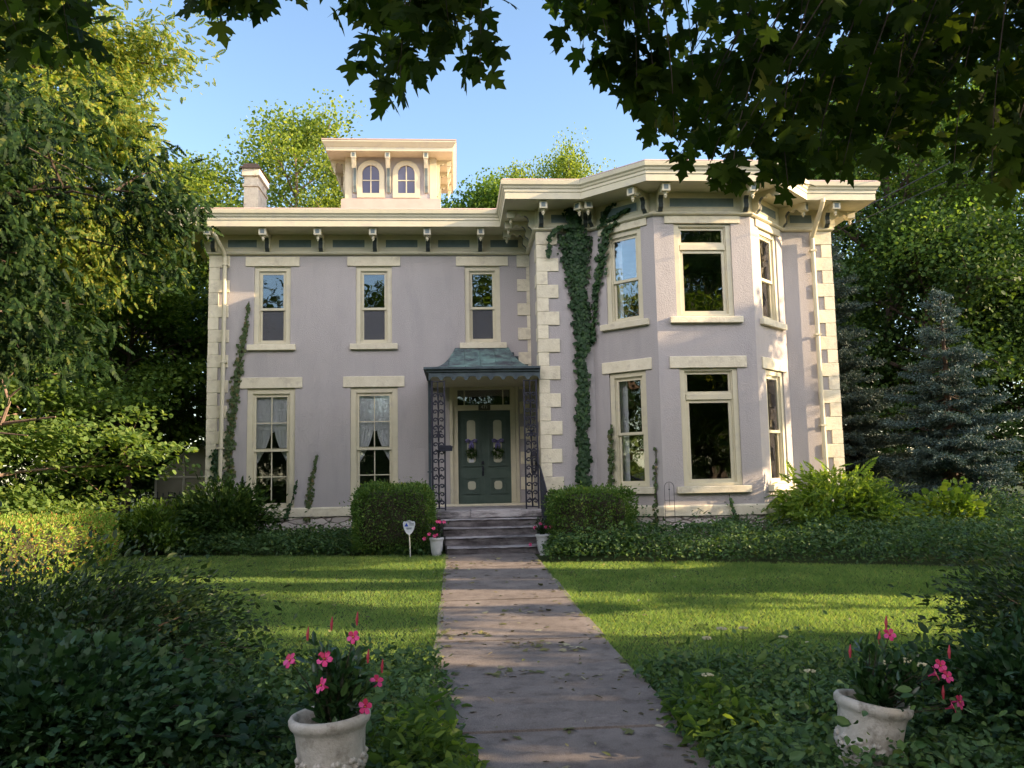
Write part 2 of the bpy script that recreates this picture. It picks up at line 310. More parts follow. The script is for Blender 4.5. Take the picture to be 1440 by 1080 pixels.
def mesh_np(name, V, F, mats, parent=None, mw=None, mi=None, smooth=False):
    """mesh object from numpy arrays (all faces the same size)"""
    mw = mw or Matrix.Identity(4)
    if not isinstance(mats, (list, tuple)): mats = [mats]
    me = bpy.data.meshes.new(name); n, k = F.shape
    me.vertices.add(len(V)); me.vertices.foreach_set('co', np.ascontiguousarray(V, np.float32).ravel())
    me.loops.add(n * k); me.loops.foreach_set('vertex_index', np.ascontiguousarray(F, np.int32).ravel())
    me.polygons.add(n); me.polygons.foreach_set('loop_start', np.arange(0, n * k, k, dtype=np.int32))
    for m in mats: me.materials.append(m)
    if mi is not None: me.polygons.foreach_set('material_index', np.ascontiguousarray(mi, np.int32))
    if smooth: me.polygons.foreach_set('use_smooth', np.ones(n, bool))
    me.update(calc_edges=True)
    return place(bpy.data.objects.new(name, me), parent, mw)
def copy_thing(o, mw, label=None, group=None):
    """copy a thing with its parts and sub-parts (meshes shared)"""
    def cp(src, parent):
        c = src.copy(); COL.objects.link(c)
        if parent is not None:
            c.parent = parent; WM[c.name] = WM[parent.name] @ c.matrix_basis
        else:
            c.matrix_basis = mw; WM[c.name] = mw
        for ch in list(src.children): cp(ch, c)
        return c
    c = cp(o, None)
    if label: c['label'] = label
    if group: c['group'] = group
    return c
def text_mesh(body, size, name, mat, parent, mw, extrude=0.002):
    cu = bpy.data.curves.new(name, 'FONT'); cu.body = body; cu.size = size; cu.extrude = extrude; cu.align_x = 'CENTER'; cu.align_y = 'CENTER'
    t = bpy.data.objects.new(name, cu); COL.objects.link(t)
    me = bpy.data.meshes.new_from_object(t.evaluated_get(bpy.context.evaluated_depsgraph_get()))
    bpy.data.objects.remove(t); me.materials.clear(); me.materials.append(mat); me.name = name
    return place(bpy.data.objects.new(name, me), parent, mw)

# ---------------------------------------------------------------- leaf helpers
def unit(a): return a / np.maximum(np.linalg.norm(a, axis=-1, keepdims=True), 1e-9)
def quads_to(*q): return np.array(q)
LEAF = (np.array([(0, 0, 0), (0.20, 0.30, .05), (0.17, 0.68, .05), (0, 1, -.04), (-0.17, 0.68, .05), (-0.20, 0.30, .05)], float), np.array([(0, 1, 2, 3), (0, 3, 4, 5)]))
ROUND = (np.array([(0, 0, 0), (0.36, 0.25, .06), (0.36, 0.72, .06), (0, 1, -.03), (-0.36, 0.72, .06), (-0.36, 0.25, .06)], float), np.array([(0, 1, 2, 3), (0, 3, 4, 5)]))
OVAL = (np.array([(0, 0, 0), (0.17, 0.16, .03), (0.27, 0.42, .06), (0.19, 0.74, .04), (0, 1, -.07), (-0.19, 0.74, .04), (-0.27, 0.42, .06), (-0.17, 0.16, .03)], float), np.array([(0, 1, 2, 3, 4), (0, 4, 5, 6, 7)]))
NEEDLE = (np.array([(0.05, 0, 0), (0.14, 0.5, 0.0), (0.0, 1, 0), (-0.14, 0.5, 0.0), ], float), np.array([(0, 1, 2, 3)]))
BLADE = (np.array([(-0.5, 0, 0), (0.5, 0, 0), (0.0, 1, 0.35)], float), np.array([(0, 1, 2)]))
def _maple():
    h = [(.10, -.05), (.28, -.04), (.47, -.10), (.40, .06), (.31, .15), (.44, .19), (.56, .28), (.70, .50), (.52, .49), (.45, .60), (.34, .51), (.20, .46), (.25, .64), (.36, .76), (.20, .80), (.13, .92)]
    pts = [(0, 0)] + h + [(0, 1.15)] + [(-x, y) for x, y in h[::-1]]
    V = [(0, .30, .0)] + [(x, y, -.10 * (x * x * 2 + (y - .3) ** 2)) for x, y in pts]
    n = len(pts)
    V += [(-.008, 0, 0), (.008, 0, 0), (.0, -.30, .03)]       # stalk
    F = [(0, 1 + i, 1 + (i + 1) % n) for i in range(n)] + [(n + 1, n + 3, n + 2)]
    return np.array(V, float), np.array(F)
MAPLE = _maple()
def _ivy():
    pts = [(0, 0), (.3, -.08), (.5, .22), (.33, .38), (.36, .66), (.14, .68), (0, 1), (-.14, .68), (-.36, .66), (-.33, .38), (-.5, .22), (-.3, -.08)]
    V = [(0, .35, .05)] + [(x, y, -.03) for x, y in pts]; n = len(pts)
    return np.array(V, float), np.array([(0, 1 + i, 1 + (i + 1) % n) for i in range(n)])
IVY = _ivy()
def _compound(nl=7, w=0.075, l=0.30, droop=0.35):
    V, F = [], []
    def z(t): return -droop * t * t
    for i in range(nl):
        t = 0.18 + 0.8 * i / (nl - 1)
        for sgn in (-1, 1):
            b = np.array([0, t, z(t)]); a = np.array([sgn * 0.8, 0.5, -0.45 - .3 * t]); a /= np.linalg.norm(a)
            s = np.cross(a, [0, 0, 1]); s /= np.linalg.norm(s); L_ = l * (0.75 + .5 * math.sin(math.pi * t))
            k = len(V); V += [b, b + a * L_ * .4 + s * w, b + a * L_, b + a * L_ * .4 - s * w]; F.append((k, k + 1, k + 2, k + 3))
    b = np.array([0, 1, z(1)]); k = len(V); V += [b, b + [w, .12, -.1], b + [0, .28, -.25], b + [-w, .12, -.1]]; F.append((k, k + 1, k + 2, k + 3))
    return np.array(V, float), np.array(F)
COMPOUND = _compound()
BROADC = _compound(5, .12, .36, .28)
def scatter(T, P, A, Nn, S):
    """leaf template T at points P, pointing along A, facing Nn, size S -> vertices, faces"""
    V0, F0 = T; n = len(P); A = unit(A); B = unit(np.cross(A, Nn)); C = np.cross(B, A)
    S = np.broadcast_to(np.asarray(S, float), (n,))[:, None, None]
    V = P[:, None, :] + S * (V0[None, :, 0:1] * B[:, None, :] + V0[None, :, 1:2] * A[:, None, :] + V0[None, :, 2:3] * C[:, None, :])
    F = F0[None] + (np.arange(n) * len(V0))[:, None, None]
    return V.reshape(-1, 3), F.reshape(-1, F0.shape[1])
def rdir(n, r=rng): return unit(r.normal(size=(n, 3)))
def join_np(parts):
    Vs, Fs, k = [], [], 0
    for V, F in parts: Vs.append(V); Fs.append(F + k); k += len(V)
    return np.concatenate(Vs), np.concatenate(Fs)
def vnoise(P, s, seed=0):
    """cheap smooth noise in about -1..1"""
    r = np.random.default_rng(seed); out = 0
    for k in range(5):
        d = r.normal(size=P.shape[1]); out = out + np.sin(P @ d * s * (1 + .5 * k) + r.uniform(0, 6.28)) / (1 + .3 * k)
    return out / 2.6

# ================================================================ GROUND, PATH
def gz(y): 
    t = np.clip((np.asarray(y, float) - 9) / 6.0, 0, 1); return 0.10 * t * t * (3 - 2 * t)
def ground():
    ys = [-220, -60, -20, -5, 0, 3, 6] + [7.5 + .5 * i for i in range(18)] + [18, 22, 30, 50, 100, 320]
    xs = [-260, -60, -20, -12, -8, -4, 0, 4, 8, 12, 20, 60, 260]
    V = np.array([(x, y, gz(y)) for y in ys for x in xs]); nx = len(xs)
    F = np.array([(j * nx + i, j * nx + i + 1, j * nx + nx + i + 1, j * nx + nx + i) for j in range(len(ys) - 1) for i in range(nx - 1)])
    tag(mesh_np('ground', V, F, M['soil'], smooth=True), kind='structure')
ground()
PX0, PX1 = -0.21, 1.40
def path():
    mb = MB(); cuts = [-3, .6, 2.1, 3.65, 5.17, 6.47, 7.9, 8.95, 10.3, 11.75, 13.2, 14.35, 15.02]
    for i in range(len(cuts) - 1):
        a, b = cuts[i] + .007, cuts[i + 1] - .007; dz = [0, .004, -.004, .002, .012, 0, .006, -.003, .004, 0, .005, .002][i]
        x0, x1 = PX0 + random.uniform(-.015, .015), PX1 + random.uniform(-.015, .015)
        za, zb = float(gz(a)) + .022 + dz, float(gz(b)) + .022 + dz; e = .008
        n = 6; vs = []
        for k in range(n + 1):
            y = a + (b - a) * k / n; z = za + (zb - za) * k / n
            vs += [(x0, y, z - .06), (x0, y, z - e), (x0 + e, y, z), (x1 - e, y, z), (x1, y, z - e), (x1, y, z - .06)]
        fs = [(k * 6 + j, k * 6 + j + 1, k * 6 + 7 + j, k * 6 + 6 + j) for k in range(n) for j in range(5)] + [(5, 4, 3, 2, 1, 0), tuple(n * 6 + j for j in range(6))]
        mb.add(vs, fs)
    tag(mb.build('path', M['concrete']), kind='structure')
path()

# ================================================================ HOUSE
D1, D2, D3 = 18.5, 16.62, 15.55
house = thing('house', (1.3, 18.5, 0), 'two-storey mauve stucco house with cream quoins, bracketed eaves, rooftop belvedere and an angled bay', 'house')
XL, XI, XR, YB = -5.44, 1.75, 8.02, 27.0
BX = [2.87, 3.95, 5.90, 6.98]
R45 = math.sqrt(.5)
FACES = {  # origin, rotation, length
    'left': ((XL, D1, 0), 0, XI - XL), 'return': ((XI, D1, 0), -math.pi / 2, D1 - D2), 'stub_l': ((XI, D2, 0), 0, BX[0] - XI),
    'bay_l': ((BX[0], D2, 0), math.atan2(D3 - D2, BX[1] - BX[0]), math.hypot(BX[1] - BX[0], D2 - D3)),
    'bay_f': ((BX[1], D3, 0), 0, BX[2] - BX[1]), 'bay_r': ((BX[2], D3, 0), math.atan2(D2 - D3, BX[3] - BX[2]), math.hypot(BX[3] - BX[2], D2 - D3)),
    'stub_r': ((BX[3], D2, 0), 0, XR - BX[3]), 'right': ((XR, D2, 0), math.pi / 2, YB - D2), 'back': ((XR, YB, 0), math.pi, XR - XL), 'side': ((XL, YB, 0), -math.pi / 2, YB - D1)}
WTOP, WBASE = 7.02, -0.1
def wall(face, holes):
    """wall panel with real openings and reveals; u along the wall, y inward"""
    loc, rz, ln = FACES[face]; th = 0.32
    us = sorted({0, ln, *[h[0] for h in holes], *[h[1] for h in holes]}); zs = sorted({WBASE, WTOP, *[h[2] for h in holes], *[h[3] for h in holes]})
    mb = MB()
    def solid(u, z): return not any(h[0] < u < h[1] and h[2] < z < h[3] for h in holes)
    for i in range(len(us) - 1):
        for j in range(len(zs) - 1):
            a, b, c, d = us[i], us[i + 1], zs[j], zs[j + 1]
            if solid((a + b) / 2, (c + d) / 2):
                mb.add([(a, 0, c), (b, 0, c), (b, 0, d), (a, 0, d)], [(0, 1, 2, 3)])
    for a, b, c, d in holes:
        mb.add([(a, 0, c), (a, th, c), (a, th, d), (a, 0, d)], [(0, 1, 2, 3)]); mb.add([(b, 0, c), (b, 0, d), (b, th, d), (b, th, c)], [(0, 1, 2, 3)])
        mb.add([(a, 0, c), (b, 0, c), (b, th, c), (a, th, c)], [(0, 1, 2, 3)]); mb.add([(a, 0, d), (a, th, d), (b, th, d), (b, 0, d)], [(0, 1, 2, 3)])
    return mb.build('wall', M['stucco'], house, loc, rz)
def sash(mb, u0, u1, z0, z1, y, w=.045, nu=1, nz=1, d=.035, mw=.022):
    mb.box(u0, u0 + w, y, y + d, z0, z1); mb.box(u1 - w, u1, y, y + d, z0, z1)
    mb.box(u0 + w, u1 - w, y, y + d, z0, z0 + w * 1.2); mb.box(u0 + w, u1 - w, y, y + d, z1 - w, z1)
    a, b, c, e = u0 + w, u1 - w, z0 + w * 1.2, z1 - w
    zc = [c + (e - c) * k / nz for k in range(1, nz)]
    for z in zc: mb.box(a, b, y + .006, y + d - .006, z - mw / 2, z + mw / 2)
    zz = [c] + zc + [e]
    for k in range(1, nu):
        u = a + (b - a) * k / nu
        for q in range(len(zz) - 1):
            mb.box(u - mw / 2, u + mw / 2, y + .008, y + d - .008, zz[q] + (mw / 2 if q else 0), zz[q + 1] - (mw / 2 if q < len(zz) - 2 else 0))
    return (a, b, c, e)
def pane(par, loc, rz, r, y, mat='glass'):
    mb = MB(); mb.box(r[0] - .004, r[1] + .004, y, y + .006, r[2] - .004, r[3] + .004); return mb.build('pane', M[mat], par, loc, rz)
def casing(mb, u0, u1, z0, z1, w, y0=.03, y1=.15, wb=None, wt=None):
    wb = w if wb is None else wb; wt = w if wt is None else wt
    mb.box(u0, u0 + w, y0, y1, z0, z1); mb.box(u1 - w, u1, y0, y1, z0, z1); mb.box(u0 + w, u1 - w, y0, y1, z0, z0 + wb); mb.box(u0 + w, u1 - w, y0, y1, z1 - wt, z1)
    k = .022                                               # a bead inside the casing
    mb.box(u0 + w, u0 + w + k, y0 + .03, y1, z0 + wb, z1 - wt); mb.box(u1 - w - k, u1 - w, y0 + .03, y1, z0 + wb, z1 - wt); mb.box(u0 + w + k, u1 - w - k, y0 + .03, y1, z1 - wt - k, z1 - wt)
def window(face, uc, w, z0, z1, kind, lw, lz, sw=None, sz=None, mat='glass', label=None):
    loc, rz, _ = FACES[face]; u0, u1 = uc - w / 2, uc + w / 2
    f = MB()
    if kind == 'double':
        cw = .105; casing(f, u0, u1, z0, z1, cw, wb=.06); a, b, c, d = u0 + cw + .024, u1 - cw - .024, z0 + .062, z1 - cw - .024; zm = c + (d - c) * .47
        win = f.build('window', M['cream'], house, loc, rz, bevel=.004)
        up, lo = MB(), MB(); r1 = sash(up, a, b, zm - .02, d, .075); r2 = sash(lo, a, b, c, zm + .018, .112)
        s1 = up.build('sash', M['cream'], win, loc, rz); s2 = lo.build('sash', M['cream'], win, loc, rz)
        pane(win, loc, rz, r1, .09, mat); pane(win, loc, rz, r2, .127, 'glass')
        if face == 'left' and z0 > 4:
            sc_ = MB(); sc_.box(r2[0], r2[1], .108, .1105, r2[2], r2[3]); sc_.build('insect_screen', M['screen'], win, loc, rz)
    elif kind == 'tall':
        cw = .12; casing(f, u0, u1, z0, z1, cw, wb=.13); a, b, c, d = u0 + cw + .024, u1 - cw - .024, z0 + .132, z1 - cw - .024; zm = c + (d - c) * .50
        win = f.build('window', M['cream'], house, loc, rz, bevel=.004)
        up, lo = MB(), MB(); r1 = sash(up, a, b, zm - .03, d, .075, .045, 2, 2); r2 = sash(lo, a, b, c, zm + .045, .112, .05, 2, 2)
        up.build('sash', M['cream'], win, loc, rz); lo.build('sash', M['cream'], win, loc, rz)
        pane(win, loc, rz, r1, .09, mat); pane(win, loc, rz, r2, .127, mat)
    else:                                                  # picture window below a transom light
        cw = .10; casing(f, u0, u1, z0, z1, cw, wb=.06, wt=.05); a, b, c, d = u0 + cw + .024, u1 - cw - .024, z0 + .062, z1 - .05 - .024; zt = z0 + (z1 - z0) * kind[1]
        f.box(a, b, .05, .15, zt - .055, zt + .055)
        win = f.build('window', M['cream'], house, loc, rz, bevel=.004)
        up, lo = MB(), MB(); r1 = sash(up, a, b, zt + .057, d, .085, .04); r2 = sash(lo, a, b, c, zt - .057, .085, .06)
        up.build('sash', M['cream'], win, loc, rz); lo.build('sash', M['cream'], win, loc, rz)
        pane(win, loc, rz, r1, .105, mat); pane(win, loc, rz, r2, .105, mat)
    l = MB(); l.cbox(uc - lw / 2, uc + lw / 2, -.03, .1, lz[0], lz[1], .008); l.build('lintel', M['stone'], win, loc, rz)
    if sw:
        s = MB(); s.cbox(uc - sw / 2, uc + sw / 2, -.085, .10, sz[0], sz[1], .008); s.build('sill', M['stone'], win, loc, rz)
    return win
# openings (u measured from each face's left end)
cL = [-4.07 - XL, -1.805 - XL, 0.66 - XL]
H = {'left': [(c - .405, c + .405, 4.51, 6.30) for c in cL] + [(c - .525, c + .525, .80, 3.53) for c in cL[:2]] + [(-.05 - XL, 1.36 - XL, .84, 3.56)],
     'bay_f': [(.975 - .575, .975 + .575, 4.525, 6.40), (.975 - .575, .975 + .575, 1.24, 3.52)],
     'bay_l': [(.79 - .43, .79 + .43, 4.525, 6.40), (.79 - .43, .79 + .43, 1.24, 3.52)], 'bay_r': [(.79 - .43, .79 + .43, 4.525, 6.40), (.79 - .43, .79 + .43, 1.24, 3.52)]}
for fname in FACES: wall(fname, H.get(fname, []))
for i, c in enumerate(cL): window('left', c, .81, 4.51, 6.30, 'double', 1.19, (6.30, 6.52), 1.06, (4.38, 4.51), 'glass_sky')
for c in cL[:2]: window('left', c, 1.05, .80, 3.53, 'tall', 1.36, (3.53, 3.775))
for z0, z1, lz, sz, kt, mt in ((4.525, 6.40, (6.40, 6.555), (4.40, 4.525), .752, 'glass_sky'), (1.24, 3.52, (3.52, 3.75), (1.11, 1.24), .755, 'glass')):
    window('bay_f', .975, 1.15, z0, z1, ('pic', kt), 1.52, lz, 1.44, sz, mt)
    window('bay_l', .79, .86, z0, z1, 'double', 1.16, lz, 1.12, sz, mt); window('bay_r', .79, .86, z0, z1, 'double', 1.16, lz, 1.12, sz, mt)
# rooms behind the glass: dark floors, ceilings and partition
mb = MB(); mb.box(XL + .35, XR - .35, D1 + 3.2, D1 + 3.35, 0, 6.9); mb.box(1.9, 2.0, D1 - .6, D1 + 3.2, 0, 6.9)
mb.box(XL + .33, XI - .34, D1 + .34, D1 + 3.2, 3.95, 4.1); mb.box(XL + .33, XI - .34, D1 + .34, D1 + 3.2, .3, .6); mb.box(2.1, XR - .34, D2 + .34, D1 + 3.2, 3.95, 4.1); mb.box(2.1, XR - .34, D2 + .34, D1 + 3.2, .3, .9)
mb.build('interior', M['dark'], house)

# outline of the walls and offset rings round it
OUT = [(XL, D1), (XI, D1), (XI, D2), (BX[0], D2), (BX[1], D3), (BX[2], D3), (BX[3], D2), (XR, D2), (XR, YB), (XL, YB)]
def offset(poly, d):
    n = len(poly); res = []
    for i in range(n):
        p0, p1, p2 = (Vector(poly[(i + k - 1) % n]) for k in range(3))
        a, b = (p1 - p0).normalized(), (p2 - p1).normalized(); na, nb = Vector((a.y, -a.x)), Vector((b.y, -b.x))
        m = (na + nb) / (1 + na.dot(nb)); res.append(tuple(p1 + m * d))
    return res
def ring_sweep(poly, prof, name, mat, parent, cap=None):
    mb = MB(); n = len(poly)
    rings = [[(*p, z) for p in offset(poly, d)] for d, z in prof]
    vs = [v for r in rings for v in r]; fs = [(k * n + i, k * n + (i + 1) % n, (k + 1) * n + (i + 1) % n, (k + 1) * n + i) for k in range(len(prof) - 1) for i in range(n)]
    mb.add(vs, fs)
    if cap: mb.add(rings[-1], [tuple(range(n))])
    return mb.build(name, mat, parent)
ring_sweep(OUT, [(0.012, -.08), (.012, .70)], 'foundation', M['rubble'], house)
ring_sweep(OUT, [(0.0, .69), (.05, .69), (.05, .86), (.03, .885), (.0, .89)], 'water_table', M['stone'], house)
ring_sweep(OUT, [(0, 6.555), (.05, 6.555), (.085, 6.58), (.085, 6.605), (.04, 6.635), (.03, 6.64), (.03, 7.02)], 'frieze', M['cream'], house)
ring_sweep(OUT, [(.0, 7.02), (.70, 7.02), (.70, 7.15), (.715, 7.165), (.715, 7.215), (.735, 7.235), (.745, 7.27), (.775, 7.30), (.785, 7.375), (.775, 7.385), (.70, 7.39)], 'cornice', M['cream'], house)
# roof: flashing edge sheet over the cornice, low hip up to the belvedere
mb = MB(); ring = [(*p, 7.395) for p in offset(OUT, .77)]; ring2 = [(*p, 7.425) for p in offset(OUT, .74)]
n = len(ring); mb.add(ring + ring2, [(i, (i + 1) % n, n + (i + 1) % n, n + i) for i in range(n)] + [tuple(range(n, 2 * n))])
mb.add([(-5.9, 18.1, 7.43), (8.4, 18.1, 7.43), (8.4, 27.4, 7.43), (-5.9, 27.4, 7.43), (-3.4, 20.2, 7.98), (5.5, 20.2, 7.98), (5.5, 25, 7.98), (-3.4, 25, 7.98)], [(0, 1, 5, 4), (1, 2, 6, 5), (2, 3, 7, 6), (3, 0, 4, 7), (4, 5, 6, 7)])
mb.build('roof', M['roof'], house)

# frieze panels
def panel(face, u0, u1, z0=6.73, z1=6.905):
    loc, rz, _ = FACES[face]; mb = MB(); mb.box(u0, u1, -.036, -.03, z0, z1, 0)
    b = .016
    for q in ((u0 - b, u1 + b, z1, z1 + b), (u0 - b, u1 + b, z0 - b, z0), (u0 - b, u0, z0, z1), (u1, u1 + b, z0, z1)): mb.box(q[0], q[1], -.044, -.03, q[2], q[3], 1)
    mb.build('frieze_panel', [M['teal'], M['cream']], house, loc, rz)
for a, b in ((-5.06, -4.42), (-3.93, -3.21), (-2.73, -2.01), (-1.53, -.81), (-.34, .38), (.86, 1.5)): panel('left', a - XL, b - XL)
panel('stub_l', .3, .98); panel('bay_l', .3, 1.18); panel('bay_f', .33, 1.62); panel('bay_r', .36, 1.18); panel('stub_r', .18, .66); panel('return', .35, 1.4)
for k in range(3): panel('right', .6 + k * 1.4, 1.5 + k * 1.4)

# eave brackets
BR = [(.03, 7.02), (.60, 7.02), (.60, 6.865), (.47, 6.855), (.45, 6.90), (.40, 6.945), (.345, 6.94), (.315, 6.90), (.27, 6.895), (.245, 6.925), (.20, 6.90), (.165, 6.85), (.16, 6.80), (.178, 6.745), (.165, 6.69), (.12, 6.655), (.10, 6.62), (.03, 6.62)]
def bracket_mb(s=1.0, drop=1.0):
    mb = MB(); w = .062
    pts = [(-p, z - 7.02 if z > 6.86 else (z - 7.02) * drop) for p, z in BR]
    mb.prism(pts, -w, w, 'x', 0)
    mb.box(-w - .018, w + .018, -.615, -.45, -.155, -.003, 0)                       # head block
    mb.box(-.042, .042, -.619, -.615, -.125, -.03, 1)
    mb.lathe([(.001, -.155), (.038, -.156), (.045, -.175), (.025, -.20), (.038, -.225), (.02, -.255), (.012, -.275), (.001, -.285)], (0, -.53, 0), 10, 0)
    for i in range(9, len(pts) - 2):                                                # painted strip down the scroll
        (a, b), (c, d) = pts[i], pts[i + 1]
        mb.add([(-.045, a - .004, b), (.045, a - .004, b), (.045, c - .004, d), (-.045, c - .004, d), (-.045, a + .01, b), (.045, a + .01, b), (.045, c + .01, d), (-.045, c + .01, d)],
               [(0, 1, 2, 3), (0, 4, 5, 1), (1, 5, 6, 2), (2, 6, 7, 3), (3, 7, 4, 0)], 2)
    if s != 1: mb.v = [(x * s, y * s, z * s) for x, y, z in mb.v]
    return mb
b0 = None
def bracket(face, u, parent=house):
    global b0
    loc, rz, _ = FACES[face]; p = Matrix.Translation(loc) @ Matrix.Rotation(rz, 4, 'Z') @ Matrix.Translation((u, 0, 7.017))
    if b0 is None:
        b0 = bracket_mb().build('bracket', [M['cream'], M['teal'], M['strip']], house); b0_c = WM[b0.name].copy(); WM['_b0'] = b0_c
        o = b0
    else: o = b0.copy(); COL.objects.link(o)
    mw = p @ WM['_b0']; o.parent = house; o.matrix_basis = WM[house.name].inverted() @ mw; WM[o.name] = mw
for x in (-5.36, -4.17, -2.98, -1.77, -.57, .62): bracket('left', x - XL)
bracket('stub_l', .08); bracket('return', .35); bracket('return', 1.02); bracket('return', 1.76); bracket('stub_l', 1.0)
bracket('bay_l', .12); bracket('bay_l', 1.40); bracket('bay_f', .12); bracket('bay_f', 1.83); bracket('bay_r', .13); bracket('bay_r', 1.42)
bracket('stub_r', .95); bracket('right', .1); bracket('right', 1.5); bracket('right', 2.9); bracket('side', YB - D1 - .1); bracket('side', YB - D1 - 1.4)

# corner quoins
def quoins(cx, cy, sx, face='front', rows=20, wl=.42, ws=.20, z0=.9, z1=6.55):
    h = (z1 - z0) / rows
    for i in range(rows):
        w = wl if i % 2 else ws; d = ws if i % 2 else wl; w += random.uniform(-.012, .012); p = .026 + random.uniform(-.004, .004)
        za, zb = z0 + i * h + .002, z0 + (i + 1) * h - .002
        mb = MB()
        if face == 'front':
            x0, x1 = (cx - p, cx + w) if sx > 0 else (cx - w, cx + p)
            mb.cbox(x0, x1, cy - p, cy + d, za, zb, .006)
        else:                                               # flush strip in the inner corner
            mb.cbox(cx - (.29 if i % 2 else .075), cx - .002, cy - p, cy + .05, za, zb, .006)
        mb.build('quoin', M['stone'], house)
quoins(XL, D1, 1); quoins(XI, D2, 1); quoins(XR, D2, -1); quoins(XI, D1, -1, 'inner')

# belvedere on the roof
CX0, CX1, CY0, CY1, CZ0, CZ1 = -2.71, -.41, 20.5, 22.80, 8.55, 9.66
def arch_pts(c, hw, z0, zs, n=14): return [(c - hw, z0), (c + hw, z0)] + [(c + hw * math.cos(math.pi * k / n), zs + hw * math.sin(math.pi * k / n)) for k in range(n + 1)]
belv = MB(); belv.box(CX0 - .10, CX1 + .10, CY0 - .1, CY1 + .1, 7.7, CZ0 - .03, 1); belv.box(CX0 - .07, CX1 + .07, CY0 - .07, CY1 + .07, CZ0 - .03, CZ0, 1)
belv.box(CX0, CX1, CY0, CY1, CZ0, 9.72, 0)
for cx in (CX0, CX1 - .15):
    for cy in (CY0, CY1 - .15): belv.box(cx - .012, cx + .162, cy - .012, cy + .162, CZ0 + .001, 9.70, 2)
belv = belv.build('belvedere', [M['stucco'], M['roof'], M['cream']], house)
BO = [(CX0, CY0), (CX1, CY0), (CX1, CY1), (CX0, CY1)]
ring_sweep(BO, [(0, 9.66), (.43, 9.66), (.43, 9.75), (.45, 9.77), (.49, 9.83), (.52, 9.87), (.52, 9.905), (.47, 9.91)], 'belvedere_cornice', M['cream'], belv)
mb = MB(); r1 = [(*p, 9.912) for p in offset(BO, .53)]; r2 = [(*p, 9.94) for p in offset(BO, .53)]; mb.add(r1 + r2 + [((CX0 + CX1) / 2, (CY0 + CY1) / 2, 10.15)], [(i, (i + 1) % 4, 4 + (i + 1) % 4, 4 + i) for i in range(4)] + [(4 + i, 4 + (i + 1) % 4, 8) for i in range(4)] + [(3, 2, 1, 0)])
mb.build('belvedere_roof', M['roof'], belv)
def arch_window(loc, rz, c):
    mb = MB(); n = 14; zs = 9.22
    o = arch_pts(c, .345, 8.58, zs, n); q = arch_pts(c, .215, 8.70, zs, n); m = len(o)
    for (A, B, y0, y1) in ((o, q, -.05, .02),):
        vs = [(x, y0, z) for x, z in A] + [(x, y0, z) for x, z in B] + [(x, y1, z) for x, z in A] + [(x, y1, z) for x, z in B]
        fs = []
        for i in range(m):
            j = (i + 1) % m; fs += [(i, j, m + j, m + i), (i, 2 * m + i, 2 * m + j, j), (m + i, m + j, 3 * m + j, 3 * m + i)]
        mb.add(vs, fs, 0)
    mb.box(c - .014, c + .014, -.022, -.010, 8.70, zs + .214, 0); mb.box(c - .21, c - .014, -.022, -.010, 9.03, 9.055, 0); mb.box(c + .014, c + .21, -.022, -.010, 9.03, 9.055, 0)
    g = arch_pts(c, .218, 8.697, zs, n); mb.add([(x, -.008, z) for x, z in g] + [(x, -.003, z) for x, z in g], [tuple(range(m)), tuple(range(m, 2 * m))[::-1]], 1)
    mb.build('arched_window', [M['cream'], M['glass_belv']], belv, loc, rz)
m_, N_, L_, P_ = _mat('belvedere_glass'); P_.inputs['Base Color'].default_value = (.05, .06, .12, 1); P_.inputs['Roughness'].default_value = .02; P_.inputs['Specular IOR Level'].default_value = 0.5; P_.inputs['IOR'].default_value = 1.45
M['glass_belv'] = m_
for loc, rz in (((CX0, CY0, 0), 0), ((CX1, CY0, 0), math.pi / 2), ((CX0, CY1, 0), -math.pi / 2)):
    arch_window(loc, rz, .64); arch_window(loc, rz, 1.54)
    for u in (.24, 1.09, 2.05):
        b = bracket_mb(1.0, 2.35); b.v = [(x * .8, y * .68, z) for x, y, z in b.v]
        b.build('bracket', [M['cream'], M['teal'], M['teal']], belv, Vector(loc) + Matrix.Rotation(rz, 3, 'Z') @ Vector((u, .03, 0)) + Vector((0, 0, 9.657)), rz)

# chimney
mb = MB(); cx0, cx1, cy0, cy1 = -5.38, -5.02, 21, 22.0
mb.box(cx0, cx1, cy0, cy1, 7.4, 9.05, 0); mb.box(cx0 - .03, cx1 + .03, cy0 - .03, cy1 + .03, 9.05, 9.12, 0); mb.box(cx0 + .004, cx1 - .004, cy0 + .004, cy1 - .004, 9.12, 9.33, 0); mb.box(cx0 - .045, cx1 + .045, cy0 - .045, cy1 + .045, 9.33, 9.52, 0)
ch = mb.build('chimney', M['chimney'], house, bevel=.01)
mb = MB(); mb.add([(cx0 - .09, cy0 - .09, 9.52), (cx1 + .09, cy0 - .09, 9.52), (cx1 + .09, cy1 + .09, 9.52), (cx0 - .09, cy1 + .09, 9.52), (cx0 + .02, cy0 + .02, 9.68), (cx1 - .02, cy0 + .02, 9.68), (cx1 - .02, cy1 - .02, 9.68), (cx0 + .02, cy1 - .02, 9.68)], [(3, 2, 1, 0), (4, 5, 6, 7), (0, 1, 5, 4), (1, 2, 6, 5), (2, 3, 7, 6), (3, 0, 4, 7)])
mb.build('chimney_cap', M['capstone'], ch)

